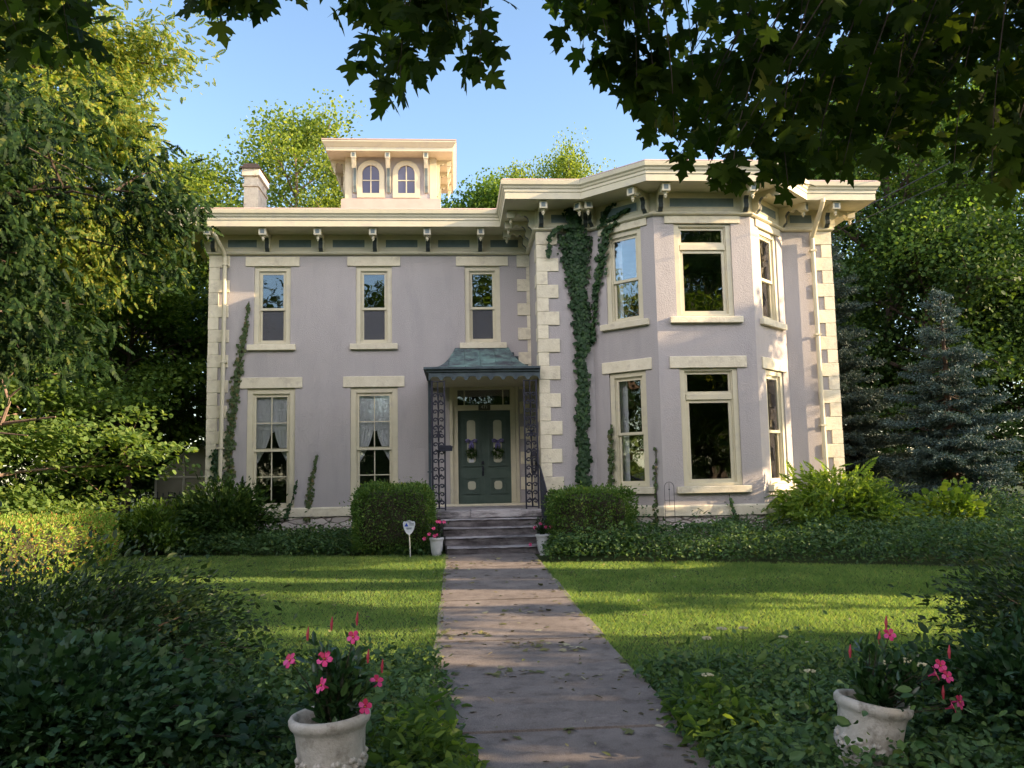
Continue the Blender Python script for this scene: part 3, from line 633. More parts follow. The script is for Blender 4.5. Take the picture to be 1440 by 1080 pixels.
# downspouts
def downspout(pts, clips):
    mb = MB(); mb.tube(pts, .047, 10)
    for z, x, y in clips: mb.box(x - .065, x + .065, y - .055, y + .07, z, z + .035)
    mb.build('downspout', M['cream'], house, smooth=False, bevel=0)
downspout([(-5.26, 17.85, 7.05), (-5.25, 17.85, 6.98), (-5.20, 17.95, 6.86), (-5.12, 18.33, 6.60), (-5.10, 18.40, 6.50), (-5.10, 18.40, 4), (-5.13, 18.40, 1.4), (-5.13, 18.40, .35)], [(6.3, -5.10, 18.40), (4.1, -5.1, 18.40), (2.2, -5.12, 18.40)])
downspout([(7.60, 15.92, 7.05), (7.60, 15.92, 6.99), (7.60, 16.0, 6.9), (7.60, 16.42, 6.5), (7.60, 16.52, 6.38), (7.60, 16.52, 3), (7.62, 16.52, .4)], [(6.1, 7.60, 16.52), (4.3, 7.6, 16.52), (2.4, 7.6, 16.52)])

# ---------------------------------------------------------------- door and porch
DL = FACES['left'][0]
fr = MB(); dx0, dx1 = -.05, 1.36; cw = .11
fr.box(dx0, dx0 + cw, D1 + .03, D1 + .2, .85, 3.56); fr.box(dx1 - cw, dx1, D1 + .03, D1 + .2, .85, 3.56); fr.box(dx0 + cw, dx1 - cw, D1 + .03, D1 + .2, 3.45, 3.56)
fr.box(dx0 + cw, dx1 - cw, D1 + .05, D1 + .2, 2.98, 3.10)
fr.box(dx0 - .07, dx0, D1 - .03, D1 + .03, .85, 3.64); fr.box(dx1, dx1 + .07, D1 - .03, D1 + .03, .85, 3.64); fr.box(dx0, dx1, D1 - .03, D1 + .028, 3.562, 3.64)
for x in (dx0 + cw + .14, dx1 - cw - .17): fr.box(x, x + .025, D1 + .13, D1 + .16, 3.10, 3.45)
door = fr.build('entrance', M['cream'], house, bevel=.004)
mb = MB(); mb.box(dx0 + cw, dx1 - cw, D1 + .165, D1 + .172, 3.10, 3.45); mb.build('transom_pane', M['glass'], door)
mb = MB(); mb.box(dx0 + .02, dx1 - .02, D1 - .12, D1 + .25, .80, .865); mb.build('threshold', M['stone'], door)
def octo(u0, u1, z0, z1, c): return [(u0 + c, z0), (u1 - c, z0), (u1 - c * .35, z0 + c * .35), (u1, z0 + c), (u1, z1 - c), (u1 - c * .35, z1 - c * .35), (u1 - c, z1), (u0 + c, z1), (u0 + c * .35, z1 - c * .35), (u0, z1 - c), (u0, z0 + c), (u0 + c * .35, z0 + c * .35)]
for k in (0, 1):
    x0 = dx0 + cw + .003 + k * .596; x1 = x0 + .592; uc = (x0 + x1) / 2
    mb = MB(); mb.box(x0, x1, D1 + .13, D1 + .18, .868, 2.978)
    def frame(u0, u1, z0, z1, w, y):
        mb.box(u0, u1, D1 + y, D1 + .13, z1 - w, z1); mb.box(u0, u1, D1 + y, D1 + .13, z0, z0 + w); mb.box(u0, u0 + w, D1 + y, D1 + .13, z0 + w, z1 - w); mb.box(u1 - w, u1, D1 + y, D1 + .13, z0 + w, z1 - w)
    frame(uc - .21, uc + .21, 1.72, 2.84, .035, .098); frame(uc - .18, uc + .18, 1.10, 1.48, .032, .100); frame(uc - .145, uc + .145, 1.135, 1.445, .02, .12); frame(uc - .17, uc + .17, 1.76, 2.80, .02, .12)
    if k == 0: mb.box(x1 - .012, x1 + .012, D1 + .115, D1 + .13, .87, 2.97)
    leaf = mb.build('door_leaf', M['darkgreen'], door)
    mb = MB(); mb.prism([(a, b) for a, b in octo(uc - .095, uc + .095, 1.80, 2.76, .05)], D1 + .122, D1 + .129, 'y'); mb.build('door_glass', M['frost'], leaf)
    mb = MB(); mb.prism([(a, b) for a, b in octo(uc - .088, uc + .088, 1.20, 1.385, .045)], D1 + .122, D1 + .129, 'y'); mb.build('door_glass', M['frost'], leaf)
    if k == 0:
        mb = MB(); mb.box(x1 - .062, x1 - .022, D1 + .118, D1 + .13, 1.50, 1.72); mb.tube([(x1 - .042, D1 + .115, 1.70), (x1 - .042, D1 + .07, 1.68), (x1 - .042, D1 + .06, 1.62), (x1 - .042, D1 + .07, 1.56), (x1 - .042, D1 + .118, 1.53)], .012, 6); mb.lathe([(.001, -.03), (.028, -.03), (.028, .03), (.001, .03)], (x1 - .042, D1 + .11, 1.80), 10)
        mb.build('door_handle', M['iron'], leaf)
        mb = MB(); mb.box(uc - .05, uc + .05, D1 + .118, D1 + .1215, 1.81, 1.90); mb.build('door_sticker', M['signwhite'], leaf)
mb = MB(); mb.box(.53, .80, D1 + .025, D1 + .048, 2.98, 3.12, 0); np_ = mb.build('number_plate', M['plate'], door, bevel=.004)
mb = MB(); mb.box(.55, .78, D1 + .019, D1 + .0245, 3.005, 3.10)
text_mesh('471', .105, 'house_number', M['digit'], door, Matrix.Translation((.665, D1 + .021, 3.05)) @ Matrix.Rotation(rad(90), 4, 'X'))
# porch floor and stone steps
PXA, PXB, PYF = -.42, 1.70, 16.2
mb = MB(); mb.box(PXA + .02, PXB, PYF + .12, D1 - .055, -.08, .70, 0); mb.cbox(PXA - .02, .28, PYF - .02, PYF + .7, .70, .845, .012, 0); mb.cbox(.285, 1.28, PYF - .035, PYF + .7, .705, .85, .012, 0); mb.cbox(1.285, PXB, PYF - .02, PYF + .7, .70, .84, .012, 0); mb.box(PXA, PXB, PYF + .705, D1 - .055, .70, .842, 0)
porch = mb.build('porch', M['step'], house)
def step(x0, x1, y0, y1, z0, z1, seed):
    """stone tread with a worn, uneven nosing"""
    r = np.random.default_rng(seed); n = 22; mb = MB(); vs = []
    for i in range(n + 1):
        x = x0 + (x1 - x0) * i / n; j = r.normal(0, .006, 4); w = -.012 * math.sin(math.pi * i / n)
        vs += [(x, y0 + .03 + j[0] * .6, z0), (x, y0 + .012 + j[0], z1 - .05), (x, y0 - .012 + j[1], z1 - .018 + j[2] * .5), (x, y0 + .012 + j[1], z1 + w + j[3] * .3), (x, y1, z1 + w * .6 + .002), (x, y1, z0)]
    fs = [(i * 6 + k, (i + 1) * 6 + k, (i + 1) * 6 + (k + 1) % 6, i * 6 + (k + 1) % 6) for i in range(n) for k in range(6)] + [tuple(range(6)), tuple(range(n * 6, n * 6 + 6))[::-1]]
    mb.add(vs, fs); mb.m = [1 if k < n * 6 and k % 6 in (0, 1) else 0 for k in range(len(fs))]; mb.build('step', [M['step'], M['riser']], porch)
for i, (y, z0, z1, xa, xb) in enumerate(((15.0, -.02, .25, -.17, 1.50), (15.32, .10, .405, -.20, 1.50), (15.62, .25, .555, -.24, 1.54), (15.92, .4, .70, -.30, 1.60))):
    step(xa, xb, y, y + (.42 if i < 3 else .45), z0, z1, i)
# copper canopy
CA, CB, CYF = -.52, 1.735, 16.45
mb = MB(); prof = []
n = 9
for i in range(n + 1):                                     # concave bell curve from the gutter to the wall
    t = i / n; prof.append((t, 3.70 + .70 * (t ** 2.1) * .62 + .70 * t * .38))
vs = []
for t, z in prof:
    y = CYF - .06 + (D1 - .02 - CYF + .06) * (t ** .8) * .999; xl = CA - .08 + (.04 + .58) * (t ** .72)
    xr = CB - .003 - .50 * (t ** .8); vs += [(xl, y, z), (xr, y, z), (xl, D1 - .01, z), (xr, D1 - .01, z)]
fs = []
for i in range(n):
    a, b = i * 4, (i + 1) * 4; fs += [(a, a + 1, b + 1, b), (a + 2, a, b, b + 2), (a + 1, a + 3, b + 3, b + 1)]
mb.add(vs, fs, 0)
for k in range(6):                                         # standing seams
    x = -.12 + k * .34
    pts = []
    for t, z in prof:
        y = CYF - .06 + (D1 - .02 - CYF + .06) * (t ** .8); xl = CA - .08 + .62 * (t ** .72)
        if xl - .02 < x < CB - .02 - .50 * (t ** .8): pts.append((x, y, z + .006))
    if len(pts) > 1: mb.tube(pts, .009, 4, 0)
mb.box(CA - .10, CB - .003, CYF - .085, D1 - .02, 3.655, 3.70, 1); mb.box(CA - .04, CB - .003, CYF - .035, D1 - .02, 3.605, 3.655, 1)
mb.box(CA, CB - .003, CYF, D1 - .02, 3.57, 3.605, 1)
zt = [3.90, 4.05, 4.2, 4.33]; xs_ = [-.34, -.18, -.05, .07]   # stepped flashing on the wall
for i in range(3): mb.box(xs_[i], xs_[i + 1], D1 - .012, D1 - .004, 3.7, zt[i], 1)
mb.box(xs_[3], 1.2, D1 - .012, D1 - .004, 3.7, 4.375, 1); mb.box(1.2, 1.36, D1 - .012, D1 - .004, 3.7, 4.29, 1); mb.box(1.36, 1.72, D1 - .012, D1 - .004, 3.7, 4.2, 1)
canopy = mb.build('canopy', [M['copper'], M['coppertrim']], porch)
def scallops(x0, x1, n):
    pts = [(x1, 3.57), (x0, 3.57)]; w = (x1 - x0) / n
    for i in range(n):
        a = x0 + i * w; pts += [(a, 3.45), (a + .06 * w, 3.435), (a + .16 * w, 3.465)] + [(a + w * (.5 - .34 * math.cos(math.pi * q / 6)), 3.465 + .05 * math.sin(math.pi * q / 6)) for q in range(1, 6)] + [(a + .84 * w, 3.465), (a + .94 * w, 3.435)]
    pts.append((x1, 3.45)); return pts
mb = MB(); mb.prism(scallops(CA, CB - .004, 9), CYF, CYF + .02, 'y'); sp = scallops(CYF + .021, D1 - .03, 8); mb.prism(sp, CA, CA + .02, 'x')
mb.build('valance', M['coppertrim'], canopy)
# cream ceiling beam under the canopy
mb = MB(); mb.box(CA + .03, CB - .01, CYF + .03, D1 - .03, 3.50, 3.565); mb.build('porch_ceiling', M['cream'], porch)
# wrought-iron trellis posts: two bars, a stem and pairs of scrolls
def trellis(loc, rz, w, bottom=.845, top=3.44):
    mb = MB(); mb.box(-.016, .016, -.014, .014, bottom, top); mb.box(w - .016, w + .016, -.014, .014, bottom, top); mb.box(.012, w - .012, -.01, .01, bottom + .03, bottom + .05); mb.box(.012, w - .012, -.01, .01, top - .03, top - .01)
    c = w / 2; mb.tube([(c + .008 * math.sin(z * 9), 0, z) for z in np.arange(bottom + .05, top - .02, .06)], .013, 5)
    z = bottom + .10; i = 0
    while z < top - .2:
        for sgn in (-1, 1):
            pts = []
            for k in range(12):                              # arm rising from the stem, curling over at the bar
                a = k / 11 * 1.75 * math.pi; r = (c - .018) * .5 * (1 - .045 * k)
                pts.append((c + sgn * ((c - .014) * .52 - r * math.cos(a)), 0, z + .035 + r * 1.0 * math.sin(a) + .03 * k / 11))
            mb.tube([(c, 0, z - .05)] + pts, .0145, 5)
            if i % 3 == 0: mb.tube([(c, 0, z + .04), (c + sgn * .03, 0, z + .10), (c + sgn * .055, 0, z + .12), (c + sgn * .07, 0, z + .09)], [.012, .014, .012, .004], 5)
        z += .165; i += 1
    zc = (bottom + top) / 2 + .2
    for sgn in (-1, 1):
        for q in ((.0, .02), (.05, .05), (-.05, .045)): mb.tube([(c, 0, zc + q[0]), (c + sgn * q[1], 0, zc + q[0] + .03), (c + sgn * q[1] * 1.6, 0, zc + q[0] - .01)], [.014, .022, .004], 5)
    mb.build('trellis_post', M['iron'], porch, loc, rz)
trellis((-.46, CYF + .06, 0), 0, .25); trellis((1.40, CYF + .06, 0), 0, .25); trellis((-.46, CYF + .08, 0), math.pi / 2, .25)
mb = MB(); mb.box(-.60, -.54, D1 - .07, D1 - .005, .2, 3.62); mb.box(-.625, -.515, D1 - .09, D1 - .006, 1.6, 1.63); mb.build('porch_pilaster', M['coppertrim'], porch)
mb = MB(); mb.tube([(1.66, 16.5, 1.72), (1.67, 16.3, 1.66), (1.68, 15.6, 1.33), (1.68, 15.3, 1.2)], .022, 6)
for t in range(7):
    y = 16.3 - t * .155; zz = 1.64 - t * .072; mb.tube([(1.67, y, zz), (1.67, y, max(.55, zz - .86))], .010, 5)
mb.tube([(1.67, 16.3, .83), (1.67, 15.35, .45)], .012, 5); mb.build('handrail', M['iron'], porch)

# ================================================================ SMALL THINGS
def curtain(name, label, parts):
    """parts: list of (part name, list of (x, z) left edge, right edge rows) -> wavy cloth"""
    t = thing(name, parts[0][1], label, 'curtain', 'white curtains in the windows')
    for pn, org, rows, rz in parts:
        V, F = [], []; nc = 18
        for j, (a, b, z) in enumerate(rows):
            for i in range(nc + 1):
                x = a + (b - a) * i / nc; V.append((x, .012 * math.sin(i * 1.9 + j * .2), z))
        n = nc + 1; F = [(j * n + i, j * n + i + 1, (j + 1) * n + i + 1, (j + 1) * n + i) for j in range(len(rows) - 1) for i in range(nc)]
        mb = MB(); k = len(V); V2 = [(x, y + .004, z) for x, y, z in V]; mb.add(V + V2, F + [tuple(k + q for q in f[::-1]) for f in F])
        mb.build(pn, M['white'], t, org, rz, smooth=True)
    return t
for i, (xc, lab) in enumerate(((-4.07, 'white roller shade and tied-back sheers in the tall window nearest the left downspout'), (-1.805, 'white roller shade and tied-back sheers in the tall window beside the porch'))):
    o = (xc, D1 + .17, 0); sc = [(-.42, .42, 3.4)] + [(-.42, .42, 2.6)]
    parts = [('shade', o, [(-.42, .42, 3.4), (-.42, .42, 3.0), (-.42, .42, 2.66)], 0)]
    val = []
    for sgn in (-1, 1):
        rows = []
        for k in range(12):
            t = k / 11; z = 2.68 - t * .90; w = .36 * (1 - t ** 1.7) + .03
            rows.append((-.42, -.42 + w, z) if sgn < 0 else (.42 - w, .42, z))
        parts.append(('drape', (xc, D1 + .20, 0), rows, 0))
    curtain('curtain', lab, parts)
    mb = MB(); pts = [(xc + .42, 2.67), (xc - .42, 2.67)] + [(xc - .42 + .84 * k / 24, 2.60 - .055 * abs(math.cos(math.pi * 2 * k / 24 + math.pi / 2)) * -1 - .05) for k in range(25)]
    mb.prism(pts, D1 + .18, D1 + .185, 'y'); mb.build('valance', M['white'], [x for x in bpy.data.objects if x.get('label') == lab][0])
def bay_curtain(face, u0, u1, z0, z1, lab):
    loc, rz, _ = FACES[face]; org = Vector(loc) + Matrix.Rotation(rz, 3, 'Z') @ Vector((0, .26, 0))
    curtain('curtain', lab, [('drape', org, [(u0, u1, z1 - (z1 - z0) * k / 6) for k in range(7)], rz)])
bay_curtain('bay_l', .44, .62, 1.35, 3.42, 'white drape down the left of the lower window on the bay\'s left face')
bay_curtain('bay_l', .44, .60, 4.6, 6.3, 'white drape down the left of the upper window on the bay\'s left face')
bay_curtain('bay_r', .44, .95, 1.35, 3.42, 'white drape in the lower window on the bay\'s sunlit right face')
bay_curtain('bay_r', .44, 1.15, 4.6, 6.3, 'white drape in the upper window on the bay\'s sunlit right face')

# wreaths with ribbons
def wreath(x, lab):
    t = thing('wreath', (x, D1 + .10, 2.02), lab, 'wreath', 'wreaths on the front doors'); z = 2.02
    n = 420; a = rng.uniform(0, 6.28, n); b = rng.uniform(0, 6.28, n); rr = .035
    P = np.stack([x + (.085 + rr * np.cos(b)) * np.cos(a), D1 + .085 + rr * np.sin(b), z + (.085 + rr * np.cos(b)) * np.sin(a)], 1)
    V, F = scatter(LEAF, P, rdir(n), rdir(n), rng.uniform(.03, .05, n)); mesh_np('greenery', V, F, M['l_dark'], t)
    mb = MB()
    for sgn in (-1, 1):
        mb.tube([(x, D1 + .09, z + .26), (x + sgn * .07, D1 + .07, z + .30), (x + sgn * .12, D1 + .07, z + .285), (x + sgn * .12, D1 + .075, z + .25), (x, D1 + .085, z + .25)], [.012, .024, .028, .018, .012], 6)
        mb.tube([(x, D1 + .085, z + .25), (x + sgn * .035, D1 + .08, z + .17), (x + sgn * .04, D1 + .085, z + .07)], [.018, .034, .024], 6)
    mb.build('ribbon', M['ribbon'], t, smooth=True)
wreath(.06 + .003 + .296, 'small green wreath under a lavender bow on the left door leaf'); wreath(.06 + .003 + .596 + .296, 'small green wreath under a lavender bow on the right door leaf')
# mailbox on the left trellis, lantern by the right one
t = thing('mailbox', (-.20, CYF - .03, 2.05), 'small black mailbox hung on the left wrought-iron trellis', 'mailbox')
mb = MB(); mb.prism([(-.34, 2.02), (-.06, 2.02), (-.06, 2.10), (-.09, 2.13), (-.31, 2.13), (-.34, 2.10)], CYF - .07, CYF + .04, 'y'); mb.build('box', M['iron'], t, bevel=.006)
mb = MB(); mb.box(-.35, -.05, CYF - .082, CYF - .072, 2.085, 2.115); mb.build('lid', M['iron'], t)
t = thing('wall_lantern', (1.66, 17.0, 1.75), 'black carriage lantern beside the right trellis', 'lantern')
mb = MB(); mb.lathe([(.001, 2.02), (.05, 1.97), (.085, 1.90), (.075, 1.89)], (1.62, 17.0, 0), 6); mb.lathe([(.05, 1.60), (.055, 1.57), (.02, 1.53), (.001, 1.50)], (1.62, 17.0, 0), 6); 
for k in range(6): a = k * math.pi / 3; mb.tube([(1.62 + .075 * math.cos(a), 17 + .075 * math.sin(a), 1.90), (1.62 + .05 * math.cos(a), 17 + .05 * math.sin(a), 1.59)], .007, 4)
mb.tube([(1.62, 17, 2.0), (1.66, 17, 2.08), (1.74, 17, 2.05)], .012, 5); mb.build('cage', M['iron'], t)
mb = MB(); mb.lathe([(.066, 1.89), (.045, 1.60)], (1.62, 17.0, 0), 6); mb.build('lantern_glass', M['glass'], t)
# garden sign
t = thing('yard_sign', (-.83, 15.0, .1), 'shield-shaped white yard sign with a blue triangle on a thin stake', 'sign')
def sh(x, z): return (-.845 + x, .66 + z)
mb = MB(); mb.prism([sh(*p) for p in ((0, -.165), (.045, -.135), (.085, -.07), (.105, 0), (.108, .05), (.09, .08), (.06, .075), (.03, .09), (0, .10), (-.03, .09), (-.06, .075), (-.09, .08), (-.108, .05), (-.105, 0), (-.085, -.07), (-.045, -.135))], 14.99, 15.0, 'y'); fc = mb.build('sign_board', M['signwhite'], t)
mb = MB(); mb.prism([sh(*p) for p in ((-.082, -.012), (-.012, -.012), (-.047, .055))], 14.984, 14.9895, 'y'); mb.build('triangle_mark', M['signblue'], fc)
mb = MB()
for (a, b, z) in ((-.045, .03, .078), (-.01, .04, .056), (.0, .085, .032), (.005, .085, .008), (-.05, .05, -.045), (-.045, .04, -.062)): mb.box(-.845 + a, -.845 + b, 14.985, 14.9895, .66 + z, .66 + z + .011)
mb.build('sign_print', M['signgrey'], fc)
mb = MB(); mb.tube([(-.845, 15.008, .55), (-.825, 15.005, .06)], .012, 6); mb.build('stake', M['stake'], t)
# wire garden arch by the bay
mb = MB(); x0, x1, y = 3.89, 4.07, 15.25
mb.tube([(x0, y, .1), (x0, y, 1.22)] + [((x0 + x1) / 2 - .09 * math.cos(a), y, 1.24 + .10 * math.sin(a)) for a in np.linspace(0, math.pi, 9)] + [(x1, y, 1.22), (x1, y, .1)], .005, 5)
for z in (.8, 1.0): mb.tube([(x0, y, z), (x1, y, z)], .004, 4)
mb.tube([(3.98, y, 1.33), (3.98, y, .9)], .004, 4); mb.lathe([(.001, -.02), (.018, 0), (.001, .02)], (3.98, y, 1.20), 6)
tag(mb.build('plant_support', M['iron']), 'thin black wire arch support standing by the bay', 'plant support')
# overhead wires
def wire(a, b, sag, r, lab):
    a, b = Vector(a), Vector(b); mb = MB(); mb.tube([a.lerp(b, k / 24) - Vector((0, 0, sag * 4 * (k / 24) * (1 - k / 24))) for k in range(25)], r, 5)
    tag(mb.build('overhead_wire', M['cable']), lab, 'wire')
wire((-5.30, 17.6, 7.2), (-6.0, 3.5, 5.7), .35, .014, 'upper of two dark service wires crossing the yellow tree')
wire((-5.36, 17.6, 7.1), (-6.1, 3.5, 5.5), .42, .009, 'lower of two dark service wires crossing the yellow tree')
wire((8.5, 17.6, 7.0), (17.5, 10.5, 11.8), .25, .012, 'upper wire running from the right eave into the trees')
wire((8.5, 17.6, 6.8), (17.5, 10.3, 11.0), .3, .010, 'lower wire running from the right eave into the trees')
# greenhouse and fence behind the left corner
t = thing('greenhouse', (-6.9, 23, 0), 'small gable-ended greenhouse with a pale frame behind the left corner', 'greenhouse')
gy, gx0, gx1, gp, ge = 22.0, -7.75, -5.6, 2.52, 1.60
mb = MB()
def bar(a, b, w=.03): mb.tube([a, b], w, 4)
gxm = -6.72
for y in (gy, gy + 3):
    bar((gx0, y, 0), (gx0, y, ge)); bar((gx1, y, 0), (gx1, y, ge)); bar((gx0, y, ge), (gxm, y, gp)); bar((gxm, y, gp), (gx1, y, ge)); bar((gx0, y, ge), (gx1, y, ge)); bar((gx0 + .7, y, 0), (gx0 + .7, y, 2.15)); bar((gx1 - .55, y, 0), (gx1 - .55, y, 2.05))
bar((gx0, gy, ge), (gx0, gy + 3, ge)); bar((gx1, gy, ge), (gx1, gy + 3, ge)); bar((gxm, gy, gp), (gxm, gy + 3, gp)); mb.build('frame', M['galv'], t)
mb = MB(); mb.prism([(gx0, .1), (gx1, .1), (gx1, ge), (gxm, gp), (gx0, ge)], gy + .03, gy + .04, 'y'); mb.build('gable_panel', M['polycarb'], t)
mb = MB(); mb.add([(gx0, gy, ge + .04), (gxm, gy, gp + .04), (gxm, gy + 3, gp + .04), (gx0, gy + 3, ge + .04), (gx0, gy, ge + .03), (gxm, gy, gp + .03), (gxm, gy + 3, gp + .03), (gx0, gy + 3, ge + .03)], [(0, 1, 2, 3), (7, 6, 5, 4)])
mb.add([(gx1, gy, ge + .04), (gxm, gy, gp + .04), (gxm, gy + 3, gp + .04), (gx1, gy + 3, ge + .04), (gx1, gy, ge + .03), (gxm, gy, gp + .03), (gxm, gy + 3, gp + .03), (gx1, gy + 3, ge + .03)], [(3, 2, 1, 0), (4, 5, 6, 7)]); mb.build('roof_panel', M['polycarb'], t)
mb = MB()
for k in range(46): x = -11.2 + k * .125; mb.box(x - .01, x + .01, 19.49, 19.51, 0, 1.25 + (.03 if k % 2 else 0))
for z in (.18, 1.12): mb.box(-11.3, -5.55, 19.485, 19.515, z, z + .03)
tag(mb.build('iron_fence', M['iron']), 'low black iron picket fence between the hedge and the house corner', 'fence')

# ---------------------------------------------------------------- planters and their flowers
def urn_mb(R, h, rim_t, bands=True):
    """ribbed cement urn: foot, swelling bowl, rolled rim, hollow inside"""
    prof = [(.55, 0), (.58, .03), (.50, .07), (.44, .11), (.50, .16), (.62, .24), (.73, .38), (.80, .55), (.84, .72), (.855, .82), (.88, .85), (.90, .875), (.97, .90), (1.0, .935), (1.0, .965), (.96, .99), (.90, 1.0), (.85, .985), (.83, .94), (.80, .80), (.76, .62), (.001, .60)]
    mb = MB(); mb.lathe([(r * R, z * h) for r, z in prof], n=48)
    if bands:                                              # raised leaf swags round the lower bowl
        for k in range(12):
            a = k * 2 * math.pi / 12
            for q in range(7):
                s = q / 6 - .5; aa = a + s * .42; z = (.50 + .10 * abs(s) * 2 + .05 * math.cos(s * 9)) * h; r = R * (.70 + .22 * (z / h - .35)) * 1.0
                mb.lathe([(.001, -.016), (.013, -.008), (.016, .004), (.001, .016)], ((r + .012) * math.cos(aa), (r + .012) * math.sin(aa), z), 5)
            for q in range(4):
                z = (.30 + .055 * q) * h; r = R * (.66 + .26 * (z / h - .24)); mb.lathe([(.001, -.018), (.014, 0), (.001, .018)], ((r + .006) * math.cos(a), (r + .006) * math.sin(a), z), 5)
    return mb
def planter(loc, R, h, mat, lab, tilt=0, bands=True, group=None):
    t = thing('planter', loc, lab, 'planter', group); WM[t.name] = Matrix.Translation(loc) @ Matrix.Rotation(tilt, 4, 'Y'); t.matrix_basis = WM[t.name]
    o = urn_mb(R, h, .02, bands).build('urn', mat, t, smooth=True); V = [v.co for v in o.data.vertices]; zc = -min(v.z for v in V); mw = WM[t.name] @ Matrix.Translation((0, 0, zc)); WM[o.name] = mw; o.matrix_basis = Matrix.Translation((0, 0, zc))
    mb = MB(); mb.lathe([(.001, .70 * h), (R * .4, .72 * h), (R * .76, .69 * h), (R * .77, .65 * h)], n=20); s_ = mb.build('soil', M['potsoil'], t); s_.matrix_basis = Matrix.Translation((0, 0, .685 * h)); WM[s_.name] = WM[t.name] @ s_.matrix_basis
    return t
def flower(mb, c, d, r, k):
    """five-petal trumpet flower facing d"""
    d = Vector(d).normalized(); a = d.orthogonal().normalized(); b = d.cross(a); c = Vector(c)
    mb.tube([c - d * r * 1.0, c - d * r * .4, c], [r * .10, r * .16, r * .30], 7, 0, False)
    for i in range(5):
        q = 2 * math.pi * i / 5 + k; e = a * math.cos(q) + b * math.sin(q); f = d.cross(e)
        pts = [c + e * r * .2 + f * r * .13, c + e * r * .65 + f * r * .42 + d * r * .12, c + e * r * 1.0 + f * r * .22 + d * r * .0, c + e * r * .95 - f * r * .2 + d * r * .1, c + e * r * .55 - f * r * .34 + d * r * .08, c + e * r * .2 - f * r * .13]
        mb.add(pts, [(0, 1, 2, 3, 4, 5)], 0)
    mb.lathe([(.001, .0), (r * .13, .0), (.001, r * .1)], tuple(c + d * r * .06), 6, 1)
def mandevilla(loc, height, spread, lean, flowers, nleaf, lab, leafsize, fr, buds=(), seed=0):
    r = np.random.default_rng(seed); t = thing('flowering_plant', loc, lab, 'flowering plant'); L0 = Vector(loc); L = Vector(lean)
    mb = MB(); tips = []
    for i in range(16):
        a = r.uniform(0, 6.28); q = r.uniform(.3, 1.0); e = Vector((math.cos(a) * spread * q, math.sin(a) * spread * q, height * r.uniform(.45, 1.0))) + L * r.uniform(.5, 1)
        m_ = Vector((e.x * .3, e.y * .3, e.z * .55)); pts = [L0, L0 + m_, L0 + e]; mb.tube(pts, [.006, .004, .002], 5); tips.append(pts)
    for f in flowers: mb.tube([L0 + Vector(f) * .2, L0 + Vector((f[0] * .6, f[1] * .6, f[2] * .7)), L0 + Vector(f)], [.005, .003, .002], 4)
    mb.build('stem', M['twig'], t)
    P = []
    for i in range(nleaf):
        p = tips[i % 16]; s = r.uniform(.15, 1.0); b = p[0].lerp(p[1], s * 2) if s < .5 else p[1].lerp(p[2], s * 2 - 1); P.append(tuple(b + Vector(r.normal(0, leafsize * .45, 3))))
    P = np.array(P); c = np.array(loc) + np.array(lean) * .4; A = unit(unit(P - c) + r.normal(0, .5, P.shape) + [0, 0, -.15]); Nn = unit(r.normal(0, .6, P.shape) + [0, 0, 1])
    V, F = scatter(LEAF, P, A, Nn, r.uniform(.6, 1.15, nleaf) * leafsize); V[:, 2] = np.maximum(V[:, 2], loc[2] - height * .5); mesh_np('foliage', V, F, M['l_mandevilla'], t)
    for i, f in enumerate(flowers):
        m2 = MB(); d = Vector((f[0] * .5 + r.normal(0, .3), -1, .45 + r.normal(0, .2))) if i % 3 else Vector((f[0] * 3 + r.normal(0, .3), -.6, .5)); flower(m2, L0 + Vector(f), d, fr * r.uniform(.85, 1.15), r.uniform(0, 1)); m2.build('flower', [M['petal'], M['flower_eye']], t)
    for b in buds:
        m2 = MB(); c_ = L0 + Vector(b); m2.tube([c_, c_ + Vector((0, 0, .03)), c_ + Vector((.004, 0, .065))], [.004, .008, .002], 6); m2.build('bud', M['bud'], t)
    return t
UL, UR = (-.58, 4.05, .02), (1.955, 4.05, .0)
planter(UL, .19, .47, M['urn'], 'weathered cement urn planter in the ivy left of the path', rad(-3))
planter(UR, .182, .46, M['urn'], 'weathered cement urn planter tilted to the right, right of the path', rad(10))
mandevilla((UL[0], UL[1], .36), .42, .15, (0, 0, 0), [(-.20, -.06, .385), (-.03, -.12, .40), (.085, 0, .47), (-.04, -.15, .29), (.15, -.08, .17), (-.05, -.13, .07), (.19, .05, .25)], 640, 'pink mandevilla standing upright in the left urn', .07, .034, [(-.02, .02, .50), (.10, .02, .52), (-.12, -.05, .47), (.16, -.06, .36), (.22, 0, .30)], 3)
mandevilla((UR[0] + .06, UR[1], .34), .38, .17, (.22, 0, -.02), [(.30, -.08, .24), (.345, -.05, .27), (.37, -.06, .22), (.41, -.02, .065), (.46, 0, .08), (.14, .03, .41)], 640, 'pink mandevilla sprawling out of the right urn', .066, .033, [(.40, -.04, .30), (.33, -.08, .12), (.12, .02, .44), (.07, 0, .37), (-.06, .05, .30)], 5)
planter((1.54, 14.80, .07), .135, .40, M['urnwhite'], 'small white urn planter to the right of the bottom step', 0, False)
planter((-.36, 15.12, .03), .135, .40, M['urnwhite'], 'small white urn planter to the left of the bottom step', 0, False)
mandevilla((1.52, 14.78, .42), .34, .17, (-.02, 0, 0), [(-.03, -.1, .24), (-.13, -.06, .17), (.06, -.1, .18), (.19, -.02, .28), (-.22, -.1, -.12), (.16, -.05, .18)], 230, 'pink flowers in the small urn right of the steps', .055, .036, (), 7)
